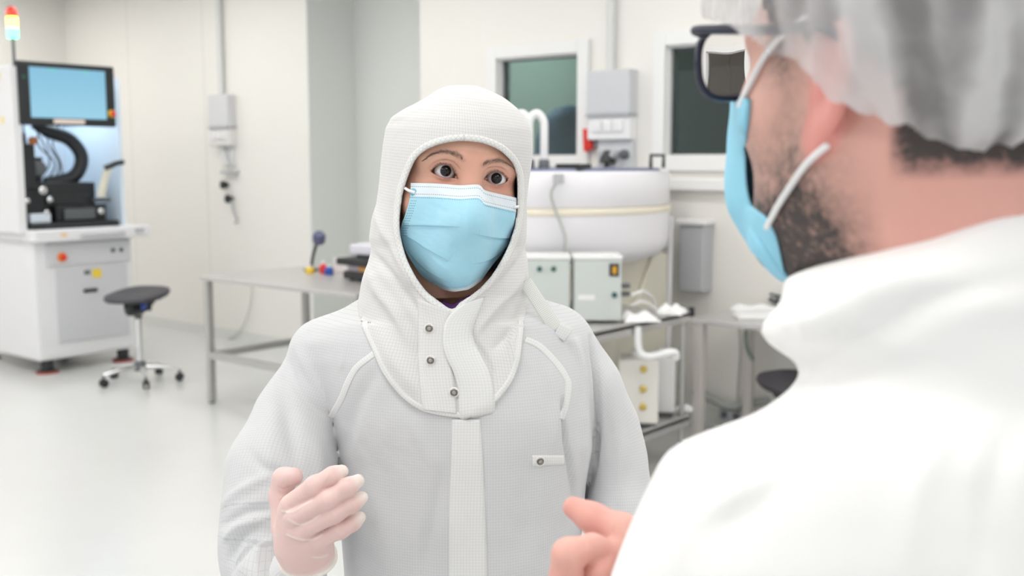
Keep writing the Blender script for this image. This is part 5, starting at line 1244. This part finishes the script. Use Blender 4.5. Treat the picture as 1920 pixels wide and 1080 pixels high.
# cleanroom boots
for x in (-.165, .045):
    bm = NB(); N = 20; rings = []
    for z, sx, sy, oy in ((0, .046, .125, -.05), (.02, .05, .13, -.05), (.05, .048, .12, -.045), (.09, .045, .085, -.01), (.16, .05, .055, .015), (.26, .058, .06, .015)):
        rings.append([bm.verts.new((x+sx*math.cos(2*math.pi*k/N), 1.285+oy+sy*math.sin(2*math.pi*k/N), z)) for k in range(N)])
    for i in range(5):
        for k in range(N): bm.faces.new((rings[i][k], rings[i][(k+1) % N], rings[i+1][(k+1) % N], rings[i+1][k]))
    bm.faces.new(rings[0][::-1]); bm.faces.new(rings[-1]); wobj('boot', bm, M_white)
# ------------------------------------------------------------------ the man, close on the right
MX, MY = .30, .66
man = person('person', 'person in bouffant cap, dark glasses and blue mask, back turned, near at right', MX, MY)
def mput(*a, **k): k['origin'] = (MX, MY); k['root'] = man; return wput(*a, **k)
def mobj(*a, **k): k['origin'] = (MX, MY); k['root'] = man; return wobj(*a, **k)
AL = math.radians(57); fd = np.array([-math.cos(AL), math.sin(AL), 0]); ls = np.array([-math.sin(AL), -math.cos(AL), 0])
PD = math.radians(3); f2 = fd*math.cos(PD)-np.array([0, 0, 1])*math.sin(PD); u2 = np.array([0, 0, 1])*math.cos(PD)+fd*math.sin(PD)
MF = Frame((.229, .628, 1.640), ls, f2, u2)        # (side towards the camera, forward, up)
def ear_f(q):
    e = q-np.array((.079, -.012, -.022)); a = math.radians(14)
    f_ = e[:, 1]*math.cos(a)+e[:, 2]*math.sin(a); h_ = -e[:, 1]*math.sin(a)+e[:, 2]*math.cos(a); s_ = e[:, 0]+f_*.45
    p = np.stack([s_, f_, h_], 1)
    d = ell(p, (0, 0, .004), (.006, .019, .031)); d = smin(d, ell(p, (-.001, .006, -.027), (.0055, .010, .012)), .008)
    d = smax(d, -ell(p, (.007, .002, .004), (.006, .012, .021)), .004)
    return smin(d, ell(p, (.0, .012, -.004), (.005, .005, .008)), .004)
def m_head(P):
    q = MF.loc(P)
    d = ell(q, (0, -.012, .035), (.077, .100, .090))
    d = smin(d, ell(q, (0, .018, -.040), (.067, .086, .094)), .03)
    for s in (-1, 1):
        d = smin(d, cone(q, (s*.052, -.004, -.062), (s*.020, .074, -.106), .022, .022), .03)
        d = smin(d, sph(q, (s*.047, .054, -.028), .022), .025)
        d = smin(d, cone(q, (s*.012, .084, .020), (s*.050, .066, .018), .010, .009), .016)
        d = smax(d, -sph(q, (s*.031, .104, -.004), .016), .014)
        d = smin(d, sph(q, (s*.031, .073, -.002), .0135), .005)
    d = smin(d, cone(q, (0, .086, .010), (0, .116, -.034), .008, .013), .014)
    d = smin(d, cone(q, (0, -.03, -.07), (0, -.045, -.19), .060, .056), .04)
    e = ear_f(q); q2 = q.copy(); q2[:, 0] *= -1
    return smin(smin(d, e, .006), ear_f(q2), .006)
Vh, Qh = nets(m_head, (.06, .46, 1.34), (.40, .80, 1.78), .0021); Vh = relax(Vh, Qh, 1, .4)
q = MF.loc(Vh); s_, f_, h_ = np.abs(q[:, 0]), q[:, 1], q[:, 2]
sg = lambda x, a, b: np.clip((x-a)/(b-a), 0, 1)
jaw = sg(h_, -.030, -.065)*sg(f_, -.035, .005)*(1-sg(h_, -.128, -.15))
cheek = .55*sg(h_, .02, -.02)*np.exp(-((f_-.022)/.017)**2)
under = sg(f_, .01, .05)*sg(h_, -.075, -.1)
burn = .9*np.exp(-((f_-.034)/.013)**2)*sg(h_, -.02, .005)
beard = np.clip((.66+.7*sg(h_, -.07, -.10))*jaw+burn+cheek*.75+.45*under, 0, 1.4)*(s_ > .02)
ear = np.exp(-(np.maximum(ear_f(np.stack([s_, f_, h_], 1)), 0)/.004)**2)*(s_ > .066)
nape = sg(f_, -.038, -.050)*sg(h_, -.074, -.058)*(1-ear)
beard = np.maximum(beard*(1-ear), 2.1*nape)
tint = np.clip(.95*ear+.30*sg(f_, .0, -.05)+.2, 0, 1)
RW = (.36, .98, 1.06)
def tors(P):
    d = cone(P, (.27, .67, 1.36), (.29, .68, 1.0), .085, .09)
    d = smin(d, cone(P, (.17, .60, 1.36), (.40, .76, 1.35), .04, .035), .05)
    d = smin(d, cone(P, (.40, .76, 1.35), (.45, .80, 1.10), .035, .03), .03); d = smin(d, cone(P, (.45, .80, 1.10), RW, .03, .024), .03)
    for hip, foot in (((.21, .64, .9), (.20, .63, .1)), ((.37, .74, .9), (.39, .75, .1))): d = smin(d, cone(P, hip, foot, .08, .045), .04)
    d = smin(d, cone(P, (.15, .595, 1.36), (.17, .56, 1.12), .045, .04), .03)
    return smin(d, cone(P, (.17, .56, 1.12), (.105, .66, 1.20), .038, .030), .03)
Vt, Qt = nets(tors, (.02, .42, .02), (.56, .92, 1.46), .013)
HANDS = [[(1262, 1120, .685, 52), (1215, 1050, .70, 42), (1168, 997, .712, 32), (1112, 972, .722, 27), (1076, 952, .73, 22)],
         [(1240, 1110, .700, 42), (1160, 1036, .700, 23), (1110, 1024, .690, 21), (1066, 1040, .680, 29), (1060, 1085, .682, 28), (1070, 1130, .70, 25)],
         [(1240, 1110, .705, 42), (1172, 1046, .706, 24), (1138, 1044, .696, 21), (1124, 1072, .688, 25), (1128, 1130, .700, 23)],
         [(1250, 1120, .715, 42), (1190, 1052, .714, 26), (1164, 1052, .706, 23), (1160, 1090, .700, 23), (1168, 1140, .708, 21)],
         [(1255, 1130, .74, 38), (1196, 1090, .75, 25), (1174, 1100, .748, 22), (1174, 1128, .75, 20)]]
def m_hand(P):
    d = None
    for i_, c in enumerate(HANDS):
        e = chain(P, c, .008); d = e if d is None else smin(d, e, .0018)
    d = smin(d, chain(P, [(1235, 1100, .70, 52), (1262, 1130, .72, 56)], .02), .012)
    return smin(d, chain(P, [(1262, 1130, .70, 54), (1400, 1280, .62, 64)], .02), .02)
Vk, Qk = nets(m_hand, (.02, .56, 1.14), (.19, .82, 1.40), .0019)
Nk = normals(Vk, Qk); Vk = folds(Vk, Nk, [([(1152, 960), (1150, 985), (1146, 1005)], 3, -.0009), ([(1160, 963), (1160, 985), (1157, 1005)], 3, -.0009), ([(1100, 1012), (1098, 1028)], 4, -.0008)], False)
hd_ = np.array((-.45, .85, -.1)); V5, Q5 = nets(lambda P: relaxed_hand(P, np.array(RW), hd_, -1), (.18, .90, .96), (.45, 1.18, 1.17), .0028)
V, Q = joinVQ([(Vh, Qh), (Vk, Qk), (Vt, Qt), (V5, Q5)])
ptip = np.zeros(len(Vk))+.30
for c in HANDS:
    for j in (-1, -2): ptip = np.maximum(ptip, .30+.35*np.exp(-(np.linalg.norm(Vk-np.array(st(*c[j][:3])), axis=1)/.02)**2))
M_skinm = skin_mat('skin_man', (.76, .48, .395), beard=(.045, .033, .03), dens=120)
mput('body', V, Q, M_skinm, {'tint': np.concatenate([tint, ptip*1.1, np.zeros(len(Vt)+len(V5))+.3]), 'hair': np.concatenate([beard, np.zeros(len(Vk)+len(Vt)+len(V5))])})
# hair on the skull and nape
def hair_f(P):
    q = MF.loc(P); d = ell(q, (0, -.014, .037), (.080, .105, .094))
    d = smin(d, cone(q, (0, -.046, -.02), (0, -.056, -.064), .065, .0625), .012)
    edge = np.where(q[:, 2] > -.005, .075-.02*np.clip(q[:, 2]/.05, -1, 1), -.032)
    hl = np.interp(q[:, 1], (-.12, -.05, -.034, -.02, .03, .05, .07, .1), (-.040, -.036, -.02, .004, .0, .012, .045, .06))
    d = smax(d, hl-q[:, 2], .006)
    d = d+.0022*np.sin(q[:, 1]*420+q[:, 0]*180)*np.sin(q[:, 2]*300)
    return smax(d, q[:, 1]-.082, .01)
Vr, Qr = nets(hair_f, (.08, .46, 1.52), (.42, .80, 1.80), .003)
mput('hair', Vr, Qr, mat('dark_hair', (.055, .042, .038), .6, noise=.5, nscale=180, bump=.8, bscale=400))

# coat in slices, plus trousers and shoes
COAT = [(352, 1905, 2050, 0.64, 0.08), (372, 1825, 2070, 0.64, 0.09), (404, 1752, 2090, 0.638, 0.1), (447, 1672, 2110, 0.635, 0.108), (483, 1574, 2120, 0.632, 0.113), (505, 1505, 2125, 0.63, 0.11599999999999999), (519, 1468, 2125, 0.628, 0.11699999999999999), (545, 1467, 2125, 0.627, 0.119), (575, 1460, 2125, 0.626, 0.11875), (592, 1436, 2125, 0.626, 0.1172), (606, 1427, 2130, 0.625, 0.1161), (625, 1425, 2130, 0.625, 0.11525), (645, 1438, 2130, 0.624, 0.11425), (665, 1468, 2135, 0.624, 0.11425), (685, 1498, 2135, 0.624, 0.11324999999999999), (705, 1506, 2140, 0.623, 0.11324999999999999), (730, 1478, 2145, 0.622, 0.1125), (762, 1438, 2150, 0.62, 0.112), (785, 1390, 2155, 0.618, 0.115), (805, 1330, 2160, 0.616, 0.118), (825, 1275, 2165, 0.614, 0.121), (850, 1244, 2170, 0.612, 0.124), (883, 1225, 2175, 0.61, 0.127), (925, 1207, 2180, 0.61, 0.13), (969, 1190, 2185, 0.61, 0.133), (1020, 1170, 2190, 0.61, 0.135), (1070, 1150, 2190, 0.61, 0.137), (1200, 1120, 2200, 0.61, 0.14), (1700, 1100, 2250, 0.61, 0.15), (2400, 1080, 2300, 0.61, 0.15)]
def coat_f(P):
    d = slices(P, COAT, 2.3)
    b = cone(P, (.29, .64, 1.40), (.40, .76, 1.36), .085, .070); b = smin(b, cone(P, (.40, .76, 1.36), (.455, .80, 1.10), .066, .058), .03)
    b = smin(b, cone(P, (.455, .80, 1.10), (.375, .955, 1.065), .056, .044), .02); b = smin(b, ell(P, (.30, .63, 1.22), (.17, .14, .26)), .05)
    d = smin(d, b, .04)
    return d
Vc, Qc = nets(coat_f, (.04, .42, .92), (.56, 1.02, 1.62), .0050, slack=3)
Vc = relax(Vc, Qc, 3, .5); Nc = normals(Vc, Qc)
Vc = folds(Vc, Nc, [([(1505, 695), (1600, 645), (1752, 560), (1930, 515)], 26, -.007), ([(1480, 600), (1600, 560), (1760, 470), (1930, 400)], 26, .004), ([(1450, 560), (1480, 600), (1475, 660)], 14, -.004), ([(1500, 860), (1440, 930), (1340, 1000)], 26, -.003), ([(1240, 860), (1400, 800), (1560, 790)], 40, .005), ([(1700, 1080), (1720, 900), (1800, 760)], 30, .004), ([(1850, 1080), (1860, 930), (1900, 800)], 26, -.004), ([(1260, 1060), (1330, 960), (1440, 900)], 24, .004), ([(1435, 612), (1500, 625), (1580, 600)], 10, -.004)])
Vc = Vc+Nc*(.0018*wob(Vc, 26, 31)+.0006*wob(Vc, 75, 32))[:, None]
def legs_f(P):
    d = None
    for hip, foot in (((.21, .64, .9), (.20, .63, .12)), ((.38, .74, .9), (.39, .75, .12))):
        e = cone(P, hip, foot, .11, .075); d = e if d is None else smin(d, e, .03)
    return smin(d, ell(P, (.295, .69, .95), (.20, .15, .16)), .05)
Vl, Ql = nets(legs_f, (.02, .46, .05), (.56, .92, 1.12), .012)
V, Q = joinVQ([(Vc, Qc), (Vl, Ql)])
M_coat = mat('coat_white', (.88, .875, .87), .8, bump=.25, bscale=60)
coat = mput('coat', V, Q, M_coat)
for x, y in ((.20, .66), (.39, .78)):
    bm = NB(); N = 20; rings = []
    for z, sx, sy, oy in ((0, .05, .13, .05), (.02, .052, .135, .05), (.05, .05, .125, .045), (.09, .047, .085, .01), (.16, .05, .06, -.015)):
        rings.append([bm.verts.new((x+sx*math.cos(2*math.pi*k/N), y+oy+sy*math.sin(2*math.pi*k/N), z)) for k in range(N)])
    for i in range(4):
        for k in range(N): bm.faces.new((rings[i][k], rings[i][(k+1) % N], rings[i+1][(k+1) % N], rings[i+1][k]))
    bm.faces.new(rings[0][::-1]); bm.faces.new(rings[-1]); mobj('shoe', bm, M_white)

# mask seen from the side
near_e = [(1392, 190), (1398, 259), (1396, 311), (1400, 365), (1413, 389), (1435, 408), (1451, 441), (1465, 492), (1472, 518)]
rid_e = [(1380, 184), (1371, 259), (1366, 324), (1363, 382), (1380, 418), (1409, 467), (1440, 503), (1462, 524), (1470, 528)]
na = smooth_path([(a, b, 0) for a, b in near_e], 6); ra = smooth_path([(a, b, 0) for a, b in rid_e], 6); G = []; nw = 41
for i in range(len(na)):
    t = i/(len(na)-1); p = np.array(st(na[i].x, na[i].y, .672+.012*(1-t))); c = np.array(st(ra[i].x, ra[i].y, .742-.03*t))
    l = MF.loc(p[None])[0]; l[0] *= -1; fr_ = np.array(MF.out(l))
    for j in range(nw):
        s = j/(nw-1)
        v = p*(1-s)**2+c*2*s*(1-s)+fr_*s*s
        v = v+(c-(.25*p+.5*c+.25*fr_))*(1-abs(2*s-1)**1.5)*.95
        G.append(v)
G = np.array(G); tree0 = bvh(Vh, Qh)
for i in range(len(G)):
    if i % nw > nw*.55: continue
    v = Vector(G[i]); dr = (v-CAMP).normalized(); l_, n_, _, ds = tree0.ray_cast(CAMP, dr)
    if l_ is not None and ds < (v-CAMP).length+.003: G[i] = np.array(l_-dr*.003)
for rep in range(4):
    g = G.reshape(len(na), nw, 3); g2 = g.copy()
    for _ in range(4): g2[1:-1, 1:-1] = (g[:-2, 1:-1]+g[2:, 1:-1]+g[1:-1, :-2]+g[1:-1, 2:]+2*g[1:-1, 1:-1])/6; g = g2.copy()
    G = g.reshape(-1, 3)
    for i in range(len(G)):
        if i % nw > nw*.6: continue
        v = Vector(G[i]); dr = (v-CAMP).normalized(); l_, n_, _, ds = tree0.ray_cast(CAMP, dr)
        if l_ is not None and ds < (v-CAMP).length+.004: G[i] = np.array(l_-dr*.004)
Qm = grid_q(len(na), nw); Nm = normals(G, Qm)
G = G+Nm*(.0006*wob(G, 120, 9))[:, None]
mk = np.stack([np.tile(np.linspace(0, 1, nw), len(na)), np.repeat(np.linspace(0, 1, len(na)), nw), np.zeros(len(G))], 1)
V2 = np.concatenate([G, G-Nm*.001]); i = np.arange(len(G)).reshape(len(na), nw); n = len(G); Qs = [Qm, Qm[:, ::-1]+n]
for e in (i[:, 0], i[:, -1][::-1], i[0][::-1], i[-1]): Qs.append(np.stack([e[:-1], e[1:], e[1:]+n, e[:-1]+n], 1))
mm_ = mput('face_mask', V2, np.concatenate(Qs), mat('mask_blue_plain', (.30, .66, .84), .65, noise=.08, nscale=60))
treem = bvh(Vh, Qh)
for pts in ([(1393, 200, .682), (1415, 155, .665), (1440, 110, .645), (1470, 70, .62), (1520, 30, .585)], [(1444, 424, .66), (1465, 385, .64), (1488, 350, .62), (1512, 316, .60), (1534, 288, .578), (1552, 268, .572)]):
    P3 = []
    for p in pts:
        h_ = hit(treem, p[0], p[1]); P3.append(h_[0]+h_[1]*.0025 if h_ else st(*p))
    bm = NB(); tube(bm, smooth_path(P3), .0019, 8); mobj('ear_loop', bm, M_loop, mm_)

# glasses
M_lens = mat('lens_glass', (.97, .98, .975), .0, trans=1); M_lens.node_tree.nodes['Principled BSDF'].inputs['IOR'].default_value = 1.6
M_gf = mat('navy_acetate', (.012, .016, .04), .3)
def rim_pts(s):
    out = []
    for k in range(40):
        t = 2*math.pi*k/40; x = math.copysign(abs(math.cos(t))**.75, math.cos(t))*.0275; z = math.copysign(abs(math.sin(t))**.75, math.sin(t))*.0225
        z -= .002*(x/.0265) ; out.append(MF.out((s*(.0375+x), .110-.10*abs(x+.036)**1.3*1.6, .0075+z)))
    return out
bm = NB(); gz = []
for s in (1, -1):
    r_ = rim_pts(s); tube(bm, r_+r_[:1], .0024, 8, cap=False)
tube(bm, [MF.out((.010, .109, .014)), MF.out((0, .112, .016)), MF.out((-.010, .109, .014))], .0024, 8)
frame_ = mobj('glasses_frame', bm, M_gf)
for s in (1, -1):
    bm = NB(); tube(bm, smooth_path([MF.out((s*.063, .100, .023)), MF.out((s*.073, .099, .024)), MF.out((s*.077, .087, .023)), MF.out((s*.079, .03, .014)), MF.out((s*.081, -.01, .008)), MF.out((s*.080, -.03, -.012))]), .0030, 8); mobj('temple_arm', bm, M_gf, frame_)
    r_ = rim_pts(s); c = sum(r_, Vector())/len(r_); ax = (MF.out((0, 1, 0))-MF.out((0, 0, 0))).normalized(); bm = NB(); NR = 10; fr0, bk0 = [], []
    for i in range(NR+1):
        t = max(i/NR, .001); fr0.append([bm.verts.new(c.lerp(p, t)+ax*(.0012*(1-t*t)+.0004)) for p in r_]); bk0.append([bm.verts.new(c.lerp(p, t)+ax*(.0012*(1-t*t)-.0006-.0006*t*t)) for p in r_])
    n4 = len(r_)
    for L4, fl in ((fr0, 0), (bk0, 1)):
        for i in range(NR):
            for k in range(n4):
                v4 = [L4[i][k], L4[i][(k+1) % n4], L4[i+1][(k+1) % n4], L4[i+1][k]]; bm.faces.new(v4[::-1] if fl else v4)
    for k in range(n4): bm.faces.new((fr0[NR][k], fr0[NR][(k+1) % n4], bk0[NR][(k+1) % n4], bk0[NR][k]))
    bmesh.ops.remove_doubles(bm, verts=bm.verts, dist=2e-5); bmesh.ops.recalc_face_normals(bm, faces=bm.faces)
    mobj('lens', bm, M_lens, frame_)

# bouffant cap: one thin gathered sheet
EDGE = [(1190, 40), (1310, 34), (1340, 42), (1390, 66), (1435, 98), (1470, 112), (1500, 124), (1545, 180), (1597, 206), (1649, 226), (1714, 246), (1752, 268), (1811, 285), (1876, 310), (1920, 324), (2000, 345), (2100, 350), (2600, 350)]
nu, nv = 420, 200
U, Vv = np.meshgrid(np.linspace(0, 2*math.pi, nu), np.linspace(-1.15, math.pi/2, nv), indexing='ij'); U = U.ravel(); Vv = Vv.ravel()
dirs = np.stack([np.cos(Vv)*np.sin(U), np.cos(Vv)*np.cos(U), np.sin(Vv)], 1)
cen = np.array((0, -.025, .040)); rad = np.array((.114, .148, .118))
rs = np.random.RandomState(5); pl = np.zeros(len(U))
for k in range(14):
    fq = rs.randint(9, 42); pl += np.sin(U*fq+rs.rand()*6.3+Vv*rs.normal()*2.0)/14**.5*(30/(15+fq))
pl2 = 1-np.abs(np.sin(U*13+2*np.sin(U*3+Vv*1.5)))
low = np.clip(1.0-Vv*.8, .1, 1)
ch_ = np.maximum(np.cos(Vv), 1e-3); wide = np.where(Vv < 0, ch_**.55/ch_, 1)
dirs[:, 0] *= wide; dirs[:, 1] *= wide
L = cen+dirs*rad*(1+(.030*pl+.028*pl2)*low)[:, None]
tuck = np.clip((-.02-L[:, 2])/.05, 0, 1)[:, None]      # gathers in to the nape elastic
L = L*(1-tuck*.16)+cen*tuck*.16*np.array([1, 1, 0])
P = MF.O+L@MF.M; La = L.copy(); La[:, 0] = np.abs(La[:, 0]); Pa = MF.O+La@MF.M; px, py = project(Pa)
E_ = np.array([(p.x, p.y) for p in smooth_path([(a, b, 0) for a, b in EDGE], 6)])
keepv = py < np.interp(px, E_[:, 0], E_[:, 1])+4*np.sin(px*.11)
Qk_ = grid_q(nu, nv); Qk_ = Qk_[keepv[Qk_].all(1)]
used = np.unique(Qk_); mp_ = np.full(len(P), -1); mp_[used] = np.arange(len(used)); V = P[used]; Q = mp_[Qk_]
V = V+normals(V, Q)*(.0012*wob(V, 160, 8))[:, None]
m = bpy.data.materials.new('cap_nonwoven'); m.use_nodes = True; nt = m.node_tree; nt.nodes.clear(); N = nt.nodes.new; Lk = nt.links.new
out = N('ShaderNodeOutputMaterial'); mx = N('ShaderNodeMixShader'); tr = N('ShaderNodeBsdfTransparent'); df = N('ShaderNodeBsdfDiffuse'); tl_ = N('ShaderNodeBsdfTranslucent'); m2 = N('ShaderNodeMixShader')
df.inputs[0].default_value = (.86, .86, .87, 1); tl_.inputs[0].default_value = (.86, .86, .87, 1); m2.inputs[0].default_value = .35
tc = N('ShaderNodeTexCoord'); no = N('ShaderNodeTexNoise'); no.inputs['Scale'].default_value = 30; no.inputs['Detail'].default_value = 4; Lk(tc.outputs['Object'], no.inputs[0])
rg = N('ShaderNodeMapRange'); rg.inputs[1].default_value = .3; rg.inputs[2].default_value = .7; rg.inputs[3].default_value = .30; rg.inputs[4].default_value = .82; ap = N('ShaderNodeAttribute'); ap.attribute_name = 'ply'; ad = N('ShaderNodeMath'); ad.operation = 'MULTIPLY_ADD'; ad.inputs[1].default_value = .55; Lk(no.outputs['Fac'], ad.inputs[0]); pm = N('ShaderNodeMath'); pm.operation = 'MULTIPLY'; pm.inputs[1].default_value = .5; Lk(ap.outputs['Fac'], pm.inputs[0]); Lk(pm.outputs[0], ad.inputs[2]); Lk(ad.outputs[0], rg.inputs[0]); Lk(rg.outputs[0], mx.inputs[0])
Lk(df.outputs[0], m2.inputs[1]); Lk(tl_.outputs[0], m2.inputs[2]); Lk(tr.outputs[0], mx.inputs[1]); Lk(m2.outputs[0], mx.inputs[2]); Lk(mx.outputs[0], out.inputs[0])
cap = mput('bouffant_cap', V, Q, m, {'ply': np.clip(.5+.45*pl+.35*(pl2-.4), 0, 1)[used]})
tc_ = bvh(V, Q); pts = []
for p in smooth_path([(a, b, 0) for a, b in EDGE[1:15]], 6):
    h_ = hit(tc_, p.x, p.y-7)
    if h_: pts.append(h_[0])
if False:
    bm = NB(); tube(bm, pts[::2], .0028, 8); mobj('elastic_edge', bm, mat('elastic_white', (.86, .86, .86), .8), cap)
